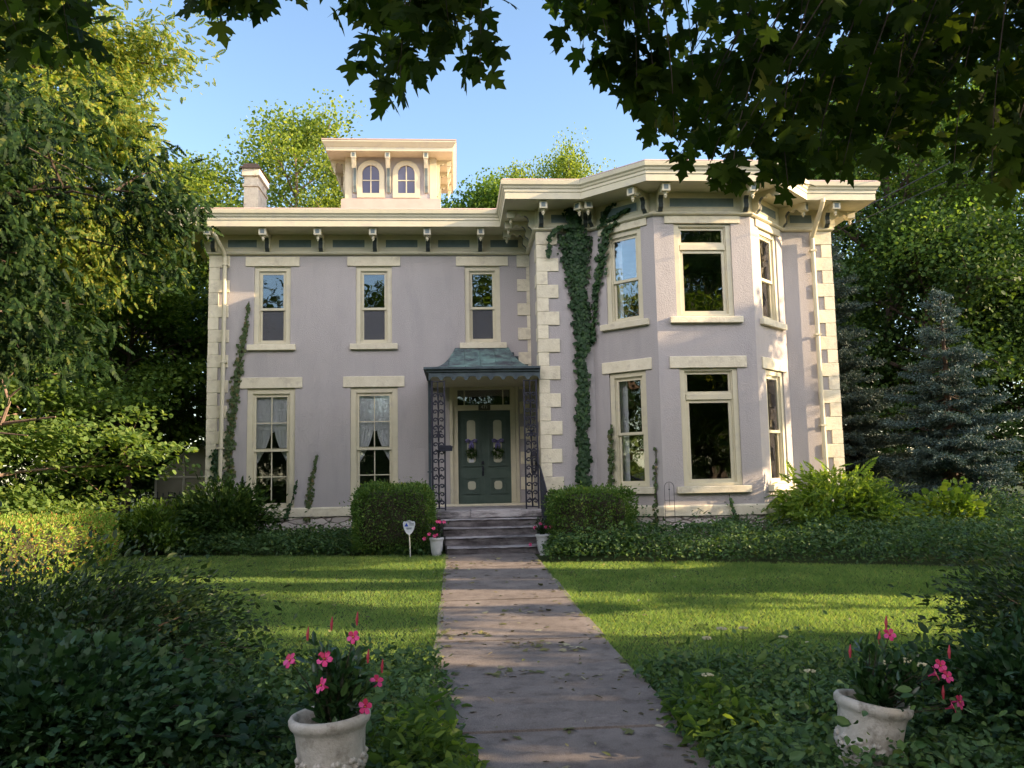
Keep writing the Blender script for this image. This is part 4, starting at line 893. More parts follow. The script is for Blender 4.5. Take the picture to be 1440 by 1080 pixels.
mandevilla((-.36, 15.10, .38), .34, .19, (-.03, 0, 0), [(.02, -.12, .34), (.06, -.12, .34), (.14, -.08, .33), (-.05, -.1, .22), (-.13, -.1, .12), (-.03, -.12, .09), (.01, -.12, .11), (-.22, -.05, .04)], 240, 'pink flowers in the small urn left of the steps', .055, .034, (), 8)

# ================================================================ GRASS AND BEDS
def inpoly(P, poly):
    x, y = P[:, 0], P[:, 1]; inside = np.zeros(len(P), bool); n = len(poly)
    for i in range(n):
        x1, y1 = poly[i]; x2, y2 = poly[(i + 1) % n]
        c = ((y1 > y) != (y2 > y)) & (x < (x2 - x1) * (y - y1) / (y2 - y1 + 1e-12) + x1); inside ^= c
    return inside
def sample(poly, n, r=rng):
    a = np.array(poly); lo, hi = a.min(0), a.max(0); out = []
    while sum(map(len, out)) < n:
        P = r.uniform(lo, hi, (n, 2)); out.append(P[inpoly(P, poly)])
    return np.concatenate(out)[:n]
LAWN_L = [(-.17, 6.0), (-.19, 15.1), (-5.4, 16.4), (-9.5, 17), (-9.5, 8), (-4, 6.6)]
LAWN_R = [(1.38, 5.6), (1.37, 13.7), (4.0, 13.15), (8.3, 11.7), (12, 10.3), (12, 7.5), (6, 5.2)]
def grass(poly, n, name, lab):
    P = sample(poly, n); r = rng
    keep = r.uniform(0, 1, n) < np.clip(9.5 / P[:, 1], .55, 1); P = P[keep]; n = len(P)
    nz = vnoise(P, 1.6, 3); h = (.045 + .014 * nz) * r.uniform(.5, 1.35, n)
    edge = np.minimum(np.abs(P[:, 0] - PX0), np.abs(P[:, 0] - PX1)); h *= 1 + .5 * np.exp(-edge / .06)
    P3 = np.column_stack([P, gz(P[:, 1])]); az = r.uniform(0, 6.28, n); A = unit(np.column_stack([np.cos(az) * .55, np.sin(az) * .55, r.uniform(.5, 1.0, n)]))
    Nn = unit(np.column_stack([-np.sin(az), np.cos(az), 0 * az]) + r.normal(0, .3, (n, 3)))
    V, F = scatter(BLADE, P3, A, Nn, 1.0); V = V.reshape(-1, 3, 3); w = .0065 * np.clip(P[:, 1] / 8, .8, 1.6)
    mid = (V[:, 0] + V[:, 1]) / 2; d = V[:, 1] - V[:, 0]; V[:, 0] = mid - d * w[:, None] / 2; V[:, 1] = mid + d * w[:, None] / 2; V[:, 2] = mid + (V[:, 2] - mid) * h[:, None]
    tag(mesh_np(name, V.reshape(-1, 3), F, M['l_grass']), lab, 'grass', kind='stuff')
grass(LAWN_L, 230000, 'lawn_grass', 'mown green lawn left of the path'); grass(LAWN_R, 210000, 'lawn_grass', 'mown green lawn right of the path')
def cover(polys, mat, lab, leaf, T=LEAF, name='ground_cover'):
    parts = []
    for poly, n, h0, tall, sd in polys:
        P = sample(poly, n); a = np.array(poly); nz = vnoise(P, 1.8, sd); nz2 = vnoise(P, 6, sd + 1); H_ = h0 * (1 + .32 * nz + .22 * nz2)
        # thinner at the edge of the bed
        d = np.full(n, 9.0)
        for i in range(len(poly)):
            p, q = a[i], a[(i + 1) % len(poly)]; t = np.clip(((P - p) @ (q - p)) / ((q - p) @ (q - p)), 0, 1); d = np.minimum(d, np.linalg.norm(P - (p + t[:, None] * (q - p)), axis=1))
        H_ = H_ * np.clip(.35 + d / .35, 0, 1); u = rng.uniform(0, 1, n) ** .55; tallm = (vnoise(P, 9, sd + 3) > .45) & (rng.uniform(0, 1, n) < .5)
        z = gz(P[:, 1]) + .012 + H_ * u * np.where(tallm, 1 + tall, 1); P3 = np.column_stack([P + rng.normal(0, .03, P.shape), z])
        az = rng.uniform(0, 6.28, n); A = unit(np.column_stack([np.cos(az), np.sin(az), rng.normal(-.05, .6, n)])); Nn = unit(rng.normal(0, .62, (n, 3)) + [0, -.15, 1])
        parts.append(scatter(T, P3, A, Nn, np.clip(rng.lognormal(-.15, .38, n), .4, 2.0) * leaf))
    V, F = join_np(parts); return tag(mesh_np(name, V, F, M[mat]), lab, 'ground cover', kind='stuff')
BED_R = [(1.52, 14.9), (1.45, 13.65), (4.0, 13.1), (8.3, 11.65), (13, 10.2), (15, 13), (14, 18.5), (8.6, 18.5), (7.6, 16.3), (6.0, 15.35), (3.9, 15.35), (3.0, 16.2), (1.75, 16.2)]
BED_L = [(-.24, 15.05), (-2.5, 15.45), (-5.4, 16.35), (-7, 17.2), (-7, 19), (-5.6, 18.4), (-.5, 18.4), (-.45, 16.1)]
cover([(BED_R, 80000, .46, .5, 1)], 'l_cover', 'broad bed of leafy green ground cover right of the steps', .058, OVAL)
cover([(BED_L, 26000, .34, .4, 5)], 'l_cover', 'bed of dark green ground cover left of the steps', .07)
FG_L = [(-.17, 7.0), (-.06, 6.2), (-.02, 5.2), (.06, 4.3), (.02, 2.6), (-3.6, 2.6), (-5, 5.5), (-3.2, 7.2), (-1.5, 6.8)]
FG_R = [(1.38, 6.5), (1.40, 5.9), (1.33, 5.2), (1.28, 4.3), (1.25, 2.6), (5.5, 2.6), (7.0, 5.9), (4.5, 6.3), (2.6, 6.2)]
cover([(FG_L, 30000, .24, .7, 9)], 'l_cover', 'tangled ivy and weeds spilling over the left edge of the path', .046, OVAL)
cover([(FG_R, 44000, .25, .8, 12)], 'l_cover', 'weedy ground cover along the right edge of the path', .047, OVAL)
cover([([(-.05, 5.0), (.10, 4.4), (.05, 3.9), (-.45, 3.9), (-.45, 4.9)], 1500, .36, .3, 21), ([(1.35, 5.4), (1.3, 4.6), (1.8, 4.6), (1.8, 5.4)], 1000, .40, .3, 22)], 'l_green', 'fresh pale green weeds at both edges of the path in the foreground', .075)
# fallen leaves and crumbs on path and lawn
def litter():
    n1 = 330; P = np.column_stack([rng.uniform(PX0, PX1, n1), 4.2 + 10.6 * rng.uniform(0, 1, n1) ** 1.2]); e = rng.uniform(0, 1, n1) < .45
    P[e, 0] = np.where(rng.uniform(0, 1, e.sum()) < .5, PX0 + np.abs(rng.normal(0, .10, e.sum())), PX1 - np.abs(rng.normal(0, .10, e.sum())))
    c = np.array([(.75, 7.6), (.95, 7.4), (.6, 7.7), (.35, 6.6), (.95, 6.35), (.72, 9.4), (.1, 8.2)]); P2 = np.concatenate([q + rng.normal(0, .11, (16, 2)) * [1.6, .7] for q in c]); P = np.concatenate([P, P2])
    q = np.concatenate([sample(LAWN_L, 90), sample(LAWN_R, 90)]); n = len(P); z = np.concatenate([gz(P[:, 1]) + .036, gz(q[:, 1]) + .045]); P3 = np.column_stack([np.concatenate([P, q]), z]); n = len(P3)
    az = rng.uniform(0, 6.28, n); A = np.column_stack([np.cos(az), np.sin(az), rng.normal(0, .25, n)]); Nn = unit(rng.normal(0, .28, (n, 3)) + [0, 0, 1]); big = rng.uniform(0, 1, n) < .4
    a = scatter(MAPLE, P3[big], A[big], Nn[big], rng.uniform(.04, .075, big.sum()))
    b = scatter(LEAF, P3[~big], A[~big], Nn[~big], rng.uniform(.03, .075, (~big).sum())); bq = np.column_stack([b[1][:, [0, 1, 2]]]), b[1][:, [0, 2, 3]]
    V, F = join_np([a, (b[0], np.concatenate(bq))]); V[:, 2] = np.maximum(V[:, 2], gz(V[:, 1]) + .028)
    tag(mesh_np('leaf_litter', V, F, M['l_litter']), 'fallen leaves and twigs scattered over the path and lawn', 'leaf litter', kind='stuff')
litter()

# ================================================================ SHRUBS, HEDGES, IVY
def clipped(name, lab, cat, c, dims, n, mat, leaf, seed, group=None, lump=.05, core='twig'):
    """clipped shrub: rounded box of small leaves round a twiggy core"""
    r = np.random.default_rng(seed); t = thing(name, (c[0], c[1], float(gz(c[1]))), lab, cat, group); d = np.array(dims) / 2; cc = np.array([c[0], c[1], float(gz(c[1])) + d[2]])
    p = 5.0; q = r.uniform(-1, 1, (n, 3)); ax = r.integers(0, 3, n); q[np.arange(n), ax] = np.sign(r.uniform(-1, 1, n)); q[:, 2] = np.where(q[:, 2] < -.9, r.uniform(-1, .9, n), q[:, 2])
    q = q / (np.abs(q) ** p).sum(1, keepdims=True) ** (1 / p); nrm = unit(np.sign(q) * np.abs(q) ** 3 / d)
    P = cc + q * d; P = P + nrm * (lump * 1.4 * vnoise(P, 5, seed)[:, None] + lump * .6 * vnoise(P, 14, seed + 1)[:, None]) - nrm * r.exponential(.045, n)[:, None] + nrm * (r.uniform(0, 1, n) < .09)[:, None] * r.exponential(.05, n)[:, None]
    A = unit(nrm + r.normal(0, .75, (n, 3)) + [0, 0, .25]); V, F = scatter(LEAF, P, A, r.normal(0, 1, (n, 3)) + nrm * .8, r.uniform(.6, 1.2, n) * leaf); mesh_np('foliage', V, F, M[mat], t)
    mb = MB(); u = .84; k = 14; vs, fs = [], []
    for i in range(k + 1):
        for j in range(k * 2):
            th, ph = math.pi * i / k, math.pi * j / k; x = np.array([math.sin(th) * math.cos(ph), math.sin(th) * math.sin(ph), math.cos(th)]); x = x / (np.abs(x) ** p).sum() ** (1 / p); vs.append(tuple(cc + x * d * u))
    for i in range(k):
        for j in range(k * 2): fs.append((i * 2 * k + j, i * 2 * k + (j + 1) % (2 * k), (i + 1) * 2 * k + (j + 1) % (2 * k), (i + 1) * 2 * k + j))
    mb.add(vs, fs); mb.build('twigs', M[core], t)
    return t
clipped('boxwood', 'clipped square boxwood bush left of the steps', 'shrub', (-1.17, 15.75), (1.50, 1.25, 1.27), 15000, 'l_box', .055, 1)
clipped('boxwood', 'clipped rounded boxwood bush right of the steps', 'shrub', (2.42, 15.05), (1.50, 1.15, 1.16), 14500, 'l_box', .055, 2, lump=.07)
clipped('hedge', 'long golden-green clipped hedge lit by the sun on the left', 'hedge', (-6.95, 12.5), (1.7, 7.4, .92), 42000, 'l_hedge', .05, 3, lump=.06)
def shrub(name, lab, c, dims, n, mat, leaf, seed, T=LEAF, stems=14, droop=.0, arch=False, stemmat='twig', spray=24, up=.3, gapp=.16):
    """loose shrub: arching stems with leaves in sprays along them"""
    r = np.random.default_rng(seed); g0 = float(gz(c[1])); t = thing(name, (c[0], c[1], g0), lab, 'shrub'); d = np.array(dims); mb = MB(); sp = []
    base = np.array([c[0], c[1], g0])
    for i in range(stems):
        a = r.uniform(0, 6.28); q = math.sqrt(r.uniform(0.02, 1)); e = base + np.array([math.cos(a) * q * d[0] / 2, math.sin(a) * q * d[1] / 2, d[2] * (1 - .62 * q * q) * r.uniform(.72, 1.02)])
        b = base + np.array([math.cos(a) * q * d[0] * .12, math.sin(a) * q * d[1] * .12, 0]); m_ = (b + e) / 2 + np.array([0, 0, d[2] * .18 * (1 + q)])
        pts = [b * (1 - s) ** 2 + 2 * m_ * s * (1 - s) + e * s * s for s in np.linspace(0, 1, 7)]; mb.tube(pts, list(np.linspace(.014, .003, 7)), 4); sp += [(pts[k], pts[k] - pts[k - 1]) for k in range(2, 7)]
    mb.build('stem', M[stemmat], t)
    k = len(sp); idx = r.integers(0, k, n); C = np.array([s[0] for s in sp])[idx]; D = unit(np.array([s[1] for s in sp])[idx]); sig = d.mean() / 10
    P = C + r.normal(0, sig, (n, 3)) * [1, 1, .75]; P[:, 2] = np.maximum(P[:, 2], g0 + .03); ctr = base + [0, 0, d[2] * .35]
    keep = vnoise(P, 6.0 / max(.5, d.mean() ** .5), seed) > -1 + gapp * 2; P, D = P[keep], D[keep]; n = len(P)
    A = unit(unit(P - ctr) * .8 + D * .6 + r.normal(0, .6, (n, 3)) + [0, 0, -droop]); Nn = unit(r.normal(0, .55, (n, 3)) + [0, -.1, .6 + up]); V, F = scatter(T, P, A, Nn, np.clip(r.lognormal(-.12, .35, n), .4, 2.0) * leaf); mesh_np('foliage', V, F, M[mat], t)
    return t
shrub('evergreen_shrub', 'dark loose yew shrub filling the lower left corner', (-2.95, 6.0), (3.0, 2.6, .98), 36000, 'l_shade', .046, 11, LEAF, 75, up=0, stemmat='bark')
shrub('evergreen_shrub', 'dark glossy-leaved shrub at the very front left', (-2.1, 4.5), (2.4, 1.3, .72), 16000, 'l_ivy', .046, 12, IVY, 40)
shrub('evergreen_shrub', 'dark twiggy shrub in the lower right corner', (4.5, 5.5), (2.3, 2.4, .92), 20000, 'l_shade', .048, 13, LEAF, 60, up=0, stemmat='bark')
shrub('evergreen_shrub', 'low dark leafy clump behind the tilted urn', (3.3, 4.7), (1.8, 1.2, .55), 9000, 'l_ivy', .056, 14, OVAL, 30)
shrub('rhododendron', 'dark green rhododendron under the left downspout', (-4.75, 17.3), (2.2, 1.5, 1.42), 11000, 'l_dark', .10, 15, LEAF, 40)
shrub('leafy_shrub', 'low green shrub with pale sprigs between the hedge and the house', (-5.9, 16.6), (1.4, 1.3, 1.05), 6500, 'l_green', .09, 16, LEAF, 28)
shrub('leafy_shrub', 'bright lime-green arching shrub at the right corner of the bay', (6.95, 14.9), (1.9, 1.6, 1.55), 1500, 'l_lime', .18, 17, COMPOUND, 26, droop=.2)
shrub('leafy_shrub', 'bushy mid-green shrub right of the sunlit bay face', (7.7, 15.4), (2.0, 1.5, 1.25), 9000, 'l_green', .085, 18, LEAF, 36)
shrub('leafy_shrub', 'spindly sapling with pale leaves in front of the blue spruce', (9.6, 15.5), (1.0, .9, 1.35), 700, 'l_lime', .11, 19, ROUND, 9)
shrub('leafy_shrub', 'low russet-tinged shrub at the far right of the bed', (10.4, 16.2), (3.2, 1.6, .9), 7000, 'l_cover', .085, 20, LEAF, 36)
shrub('leafy_shrub', 'leafy undergrowth below the spruces at the right edge', (13.2, 15.6), (3.4, 2.0, 1.5), 9000, 'l_green', .10, 22, LEAF, 40)
shrub('leafy_shrub', 'dark undergrowth behind the golden hedge', (-9.2, 17.6), (4.2, 2.0, 1.6), 10000, 'l_dark', .10, 23, LEAF, 40)

def ivy(lab, pts, width, n, mat, leaf, nrm, seed, thick=.10, name='climbing_ivy', T=IVY):
    """ivy on a wall: pts = stem polyline on the wall, width = half-width at each point, nrm = outward normal"""
    r = np.random.default_rng(seed); t = thing(name, pts[0], lab, 'climbing plant'); pts = np.array(pts, float); nrm = np.array(nrm, float); tan = np.cross(nrm, [0, 0, 1]); w = np.array(width, float)
    mb = MB(); mb.tube([tuple(p) for p in pts], list(np.linspace(.02, .006, len(pts))), 5)
    for k in range(1, len(pts)):
        for q in range(3):
            p = pts[k] + tan * r.normal(0, .4) * w[k]; mb.tube([tuple(pts[k - 1]), tuple((pts[k - 1] + p) / 2 + tan * r.normal(0, .2) * w[k]), tuple(p)], [.008, .005, .003], 4)
    mb.build('stem', M['twig'], t)
    seg = np.linalg.norm(np.diff(pts, axis=0), axis=1) * (w[1:] + w[:-1]); i = r.choice(len(seg), n, p=seg / seg.sum()); s = r.uniform(0, 1, n); C = pts[i] * (1 - s)[:, None] + pts[i + 1] * s[:, None]; ww = w[i] * (1 - s) + w[i + 1] * s
    off = np.clip(r.normal(0, .5, n), -1.25, 1.25); P = C + tan * (off * ww)[:, None] + nrm * (.012 + thick * r.uniform(0, 1, n) * np.clip(1 - (off / 1.25) ** 2, .1, 1))[:, None]
    kp = vnoise(P, 7.0, seed) > -1.15 + .85 * np.abs(off); P, s, off = P[kp], s[kp], off[kp]; n = len(P)
    A = unit(np.column_stack([0 * s, 0 * s, -np.ones(n)]) + tan * r.normal(0, .55, n)[:, None] + nrm * r.uniform(.0, .5, n)[:, None]); Nn = unit(nrm + r.normal(0, .35, (n, 3)) + [0, 0, .35]); V, F = scatter(T, P, A, Nn, r.uniform(.55, 1.2, n) * leaf); mesh_np('foliage', V, F, M[mat], t)
    return t
yv = D2 - .01
main = ivy('thick dark ivy column climbing the corner beside the bay', [(2.58, yv, .3), (2.58, yv, 1.4), (2.60, yv, 3.0), (2.63, yv, 4.2), (2.62, yv, 5.3), (2.58, yv, 6.1), (2.55, yv, 6.5)], [.15, .13, .12, .135, .17, .22, .30], 4200, 'l_ivy', .085, (0, -1, 0), 31, .16)
def ivy_more(t, pts, width, n, nrm, seed, mat='l_ivy', leaf=.085):
    x = ivy('', pts, width, n, mat, leaf, nrm, seed, .08)
    for ch in list(x.children):
        mw = WM[ch.name]; ch.parent = t; ch.matrix_basis = WM[t.name].inverted() @ mw
    bpy.data.objects.remove(x)
dn = (-R45, -R45, 0)
def bl(u, z): return (BX[0] + u * R45 - .01, D2 - u * R45 - .01, z)
ivy_more(main, [(2.46, yv, 4.9), (2.42, yv, 5.4), (2.34, yv, 6.0), (2.25, yv, 6.5)], [.05, .09, .12, .12], 170, (0, -1, 0), 32)
ivy_more(main, [(1.97, yv - .05, 6.0), (1.99, yv - .08, 6.4), (2.2, yv - .1, 6.62), (2.62, yv - .1, 6.66)], [.04, .05, .08, .14], 160, (0, -1, 0), 33)
ivy_more(main, [(2.60, yv - .05, 6.5), (2.5, yv - .08, 6.8), (2.45, yv - .12, 7.0)], [.22, .19, .12], 330, (0, -1, 0), 34)
ivy_more(main, [bl(.02, 4.2), bl(.12, 5.2), bl(.30, 5.9), bl(.45, 6.5), bl(.75, 6.62)], [.07, .09, .14, .18, .10], 400, dn, 35)
ivy_more(main, [bl(.30, 6.6), bl(.55, 6.7), bl(.98, 6.82)], [.10, .08, .07], 160, dn, 36)
ivy_more(main, [bl(.35, 6.7), bl(.5, 6.95), bl(.7, 7.0)], [.05, .05, .03], 70, dn, 37)
ivy('dark ivy climbing beside the left downspout', [(-4.98, D1 - .01, .4), (-4.97, D1 - .01, 1.6), (-4.94, D1 - .01, 2.6), (-4.83, D1 - .01, 3.4), (-4.74, D1 - .01, 4.2), (-4.63, D1 - .01, 5.0), (-4.58, D1 - .01, 5.5)], [.12, .13, .12, .14, .11, .07, .02], 820, 'l_ivyloose', .075, (0, -1, 0), 41, .05)
ivy('short tuft of ivy at the foot of the left downspout', [(-5.25, D1 - .04, 1.5), (-5.2, D1 - .04, 2.2)], [.10, .12], 130, 'l_ivy', .075, (0, -1, 0), 45, .05)
ivy('narrow ivy tendril on the bare wall between the two tall windows', [(-3.27, D1 - .01, .6), (-3.22, D1 - .01, 1.1), (-3.15, D1 - .01, 1.6), (-3.05, D1 - .01, 2.05)], [.07, .07, .06, .015], 230, 'l_ivyloose', .06, (0, -1, 0), 42, .03)
ivy('thin dark ivy strand at the corner of the leftmost tall window', [(-3.75, D1 - .05, .6), (-3.6, D1 - .05, 1.0), (-3.47, D1 - .04, 1.5)], [.05, .05, .02], 60, 'l_ivy', .06, (0, -1, 0), 43, .03)
ivy('ivy strand over the left edge of the bay\'s lower side window', [bl(.33, .95), bl(.36, 1.6), bl(.38, 2.5)], [.07, .075, .05], 170, 'l_ivyloose', .075, dn, 44, .04)
ivy('thin creeper on the edge between the bay\'s left and front faces', [bl(1.36, .3), bl(1.36, 1.1), bl(1.40, 2.0)], [.06, .045, .02], 90, 'l_ivyloose', .07, dn, 46, .03)
def bf(x, z): return (x, D3 - .07, z)
ivy('straggling creeper sprays along the foundation of the bay', [bf(4.2, .2), bf(4.5, .55), bf(4.9, .5), bf(5.2, .62), bf(5.45, .45), bf(5.85, .3)], [.22, .25, .22, .28, .2, .15], 420, 'l_cover', .07, (0, -1, 0), 47, .05)
ivy('upright creeper shoot under the bay\'s front window', [bf(5.3, .4), bf(5.25, .8), bf(5.2, 1.08)], [.06, .04, .02], 45, 'l_cover', .07, (0, -1, 0), 48, .03)
# flat cream flower heads among the weeds on the right
y0 = None
for i, (x, y, h) in enumerate(((1.42, 4.75, .42), (1.68, 5.6, .45), (1.83, 5.75, .48), (2.02, 5.85, .46), (2.25, 5.7, .42), (2.36, 4.55, .50), (2.45, 4.5, .52), (2.02, 4.75, .42), (2.6, 4.6, .47))):
    if y0 is None:
        y0 = thing('yarrow', (x, y, 0), 'small yarrow with a flat cream flower head in the weeds right of the path', 'flower', 'yarrow flowers right of the path')
        mb = MB(); mb.tube([(x, y, 0), (x + .01, y, h * .6), (x, y, h)], .003, 5); mb.build('stem', M['l_lime'], y0)
        mb = MB()
        for k in range(26): a, q = random.uniform(0, 6.28), .030 * math.sqrt(random.random()); mb.lathe([(.001, -.006), (.006, -.002), (.006, .003), (.001, .006)], (x + q * math.cos(a), y + q * math.sin(a), h + .006 - q * q * 6), 5)
        mb.build('flower_head', M['yarrow'], y0); h0 = h
    else: copy_thing(y0, Matrix.Translation((x, y, 0)) @ Matrix.Rotation(i * 1.3, 4, 'Z') @ Matrix.Scale(h / h0, 4))

# ================================================================ TREES
def tree(name, lab, loc, h, spread, n_limb, per, T, leaf, mat, seed, base=.25, trunk=.22, bark='bark', lean=(0, 0), clump=.5, flat=.6, droop=.0, sub=6, group=None, up=.7, top=1.0, rz=0):
    """broad-leaved tree: tapered trunk, limbs, branchlets, and leaf clumps hung on the branchlets"""
    r = np.random.default_rng(seed); t = thing(name, loc, lab, 'tree', group, rz); mb = MB(); K = 8
    tr = [np.array([lean[0] * (k / K) ** 1.5 + .12 * spread * .2 * math.sin(k * 1.3 + seed), lean[1] * (k / K) ** 1.5 + .1 * spread * .2 * math.cos(k * 1.7 + seed), h * .86 * k / K]) for k in range(K + 1)]; tr[0][:2] = 0
    mb.tube([tuple(tr[0] - [0, 0, .2])] + [tuple(p) for p in tr], [trunk * 1.35] + [trunk * (1 - .86 * k / K) for k in range(K + 1)], 9); cl = []
    for i in range(n_limb):
        f = base + (1 - base) * (i + .5 * r.uniform()) / n_limb; k = min(int(f * K), K - 1); p0 = tr[k] * (1 - (f * K - k)) + tr[k + 1] * (f * K - k); a = i * 2.4 + r.uniform(-.5, .5)
        prof = math.sin(math.pi * min(1, (f - base) / (1 - base) * .82 + .20)) ** .7; L = spread * (.30 + .70 * prof) * r.uniform(.75, 1.15); el = (.15 + .85 * (f - base) / (1 - base)) * r.uniform(.7, 1.1) * top
        e = p0 + np.array([math.cos(a) * L * math.cos(el), math.sin(a) * L * math.cos(el), L * math.sin(el) * .9]); c1 = (p0 + e) / 2 + np.array([0, 0, L * .10]) + r.normal(0, L * .05, 3); e[2] -= droop * L * .4
        pts = [p0 * (1 - s) ** 2 + 2 * c1 * s * (1 - s) + e * s * s for s in np.linspace(0, 1, 6)]; r0 = trunk * (1 - .8 * f) * .5 + .012; mb.tube([tuple(p) for p in pts], list(np.linspace(r0, r0 * .2, 6)), 6)
        for j in range(sub):
            s = .30 + .70 * (j + r.uniform(0, .9)) / sub; q = min(int(s * 5), 4); b = pts[q] * (1 - (s * 5 - q)) + pts[q + 1] * (s * 5 - q); d = rdir(1, r)[0] * [1, 1, .55] + (e - p0) / L * .7; d /= np.linalg.norm(d); d[2] -= droop * .6
            l2 = L * r.uniform(.18, .40); m_ = b + d * l2 * .5 + [0, 0, l2 * .08]; q_ = b + d * l2; mb.tube([tuple(b), tuple(m_), tuple(q_)], [r0 * .3 + .004, r0 * .18 + .003, .003], 4); cl += [m_, q_]
        cl += [pts[4], pts[5]]
    cl = np.array(cl); mb.build('trunk', M[bark], t, loc, rz)
    nc = len(cl); idx = np.repeat(np.arange(nc), per); wgt = r.uniform(.35, 1.0, nc) ** 1; keep = r.uniform(0, 1, len(idx)) < wgt[idx]; idx = idx[keep]; n = len(idx); sg = clump * r.uniform(.6, 1.2, nc)[idx]
    g = r.normal(0, 1, (n, 3)); g /= np.maximum(1, np.linalg.norm(g, axis=1, keepdims=True) / 1.9); P = cl[idx] + g * sg[:, None] * [1, 1, flat]
    ctr = np.array([lean[0] * .5, lean[1] * .5, h * (base + .15)]); A = unit(unit(P - ctr) * .7 + r.normal(0, .6, (n, 3)) + [0, 0, -.25 - droop]); Nn = unit(r.normal(0, .55, (n, 3)) + [0, 0, up] + unit(P - ctr) * .35)
    V, F = scatter(T, P, A, Nn, r.uniform(.65, 1.2, n) * leaf); mesh_np('crown', V, F, M[mat], t, Matrix.Translation(loc) @ Matrix.Rotation(rz, 4, 'Z'))
    return t
def again(src, lab, loc, s, rz, group=None): return copy_thing(src, Matrix.Translation(loc) @ Matrix.Rotation(rz, 4, 'Z') @ Matrix.Diagonal((s[0], s[0], s[1], 1)), lab, group)
# left side
tree('walnut_tree', 'walnut tree with drooping dark compound leaves hanging in front of the left side', (-8.1, 11.3, 0), 6.6, 4.0, 24, 72, BROADC, .17, 'l_walnut', 51, base=.60, trunk=.20, clump=.40, flat=.9, droop=.30, sub=7, up=.6)
_w = [o for o in bpy.data.objects if o.name.startswith('walnut_tree')][0]; _r = np.random.default_rng(99); _P = []; mb = MB()
for c, sd, k in (((-3.78, 11.3, 5.18), (.24, .25, .20), 130), ((-4.3, 11.3, 5.35), (.3, .3, .25), 120), ((-4.1, 11.2, 4.6), (.25, .25, .3), 90)):
    _P.append(np.array(c) + np.clip(_r.normal(0, 1, (k, 3)), -1.5, 1.5) * sd); mb.tube([(-6.6, 11.3, 5.2), ((-6.6 + c[0]) / 2, 11.3, c[2] + .35), c], [.03, .018, .005], 5)
_P = np.concatenate(_P); _n = len(_P); V, F = scatter(BROADC, _P, unit(_r.normal(0, .6, (_n, 3)) + [.5, 0, -.6]), unit(_r.normal(0, .5, (_n, 3)) + [0, 0, .7]), _r.uniform(.11, .2, _n))
mesh_np('drooping_spray', V, F, M['l_walnut'], _w); mb.build('branch', M['bark'], _w)
yel = tree('tall_tree', 'tall yellow-green sunlit tree at the upper left', (-11.4, 18.5, 0), 16.5, 5.1, 42, 165, BROADC, .185, 'l_yellow', 52, base=.43, trunk=.34, clump=.54, flat=.7, droop=.15, sub=7)
tree('small_tree', 'small layered tree with pale tiers of leaves and bare reddish limbs above the golden hedge', (-9.7, 15.7, 0), 4.0, 3.8, 14, 230, ROUND, .105, 'l_layer', 53, base=.22, trunk=.10, bark='barkpale', clump=.42, flat=.30, sub=6, up=1.4, top=.45)
_sm = [o for o in bpy.data.objects if o.name.startswith('small_tree')][0]
mb = MB(); mb.tube([(-8.6, 13.9, 1.9), (-7.7, 13.4, 2.30), (-6.9, 13.1, 2.48), (-6.1, 13.0, 2.56)], [.05, .04, .03, .012], 6); mb.tube([(-8.2, 13.6, 2.15), (-7.2, 13.2, 2.36), (-6.5, 13.0, 2.28)], [.03, .022, .008], 5)
mb.tube([(-6.95, 13.1, 2.46), (-6.82, 13.05, 2.80), (-6.9, 13.0, 3.10), (-7.05, 13.0, 3.35)], [.03, .026, .018, .008], 6); mb.tube([(-6.85, 13.05, 2.85), (-6.65, 13.0, 3.0), (-6.35, 12.95, 3.05)], [.02, .014, .005], 5); mb.tube([(-6.9, 13.0, 3.08), (-6.75, 13.0, 3.25), (-6.7, 12.95, 3.4)], [.014, .01, .004], 5)
mb.build('bare_limb', M['barkpale'], _sm)
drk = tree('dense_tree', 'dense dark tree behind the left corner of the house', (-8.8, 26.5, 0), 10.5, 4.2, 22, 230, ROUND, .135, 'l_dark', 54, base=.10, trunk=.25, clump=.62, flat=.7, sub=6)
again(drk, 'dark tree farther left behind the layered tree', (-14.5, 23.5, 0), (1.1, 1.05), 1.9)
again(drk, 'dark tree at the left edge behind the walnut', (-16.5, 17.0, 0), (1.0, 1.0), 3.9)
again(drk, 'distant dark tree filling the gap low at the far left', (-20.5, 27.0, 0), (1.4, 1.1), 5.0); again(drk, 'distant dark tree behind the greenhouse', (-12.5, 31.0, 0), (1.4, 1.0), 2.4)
lay = tree('leafy_tree', 'mid-green tree with sunlit tiers beside the left house corner', (-8.2, 21.2, 0), 7.0, 2.9, 15, 170, ROUND, .11, 'l_green', 55, base=.42, trunk=.13, clump=.42, flat=.35, sub=6, up=1.2, top=.6)
# behind the house
pal = tree('airy_tree', 'airy pale-green tree rising behind the chimney', (-6.6, 34, 0), 18.2, 3.6, 22, 105, ROUND, .135, 'l_pale', 56, base=.45, trunk=.24, bark='barkpale', clump=.62, flat=.75, sub=6)
again(pal, 'slimmer pale tree left of the chimney', (-10.8, 33, 0), (1.0, .86), 2.2)
again(pal, 'pale tree just left of the belvedere roof', (-3.9, 33.0, 0), (.8, .88), 4.0)
rnd = tree('round_tree', 'rounded green treetop right of the belvedere', (1.3, 35, 0), 15.0, 3.2, 20, 200, ROUND, .135, 'l_green', 57, base=.45, trunk=.22, clump=.62, flat=.75, sub=6)
again(pal, 'sunlit treetop over the eave left of the bay', (3.0, 37, 0), (.75, .93), 1.0); again(pal, 'sunlit two-pronged treetop just left of the bay roof', (5.4, 38, 0), (.75, 1.0), 5.2)
again(rnd, 'dark green treetop low behind the main roof', (-1.2, 38, 0), (1.2, .9), 2.7)
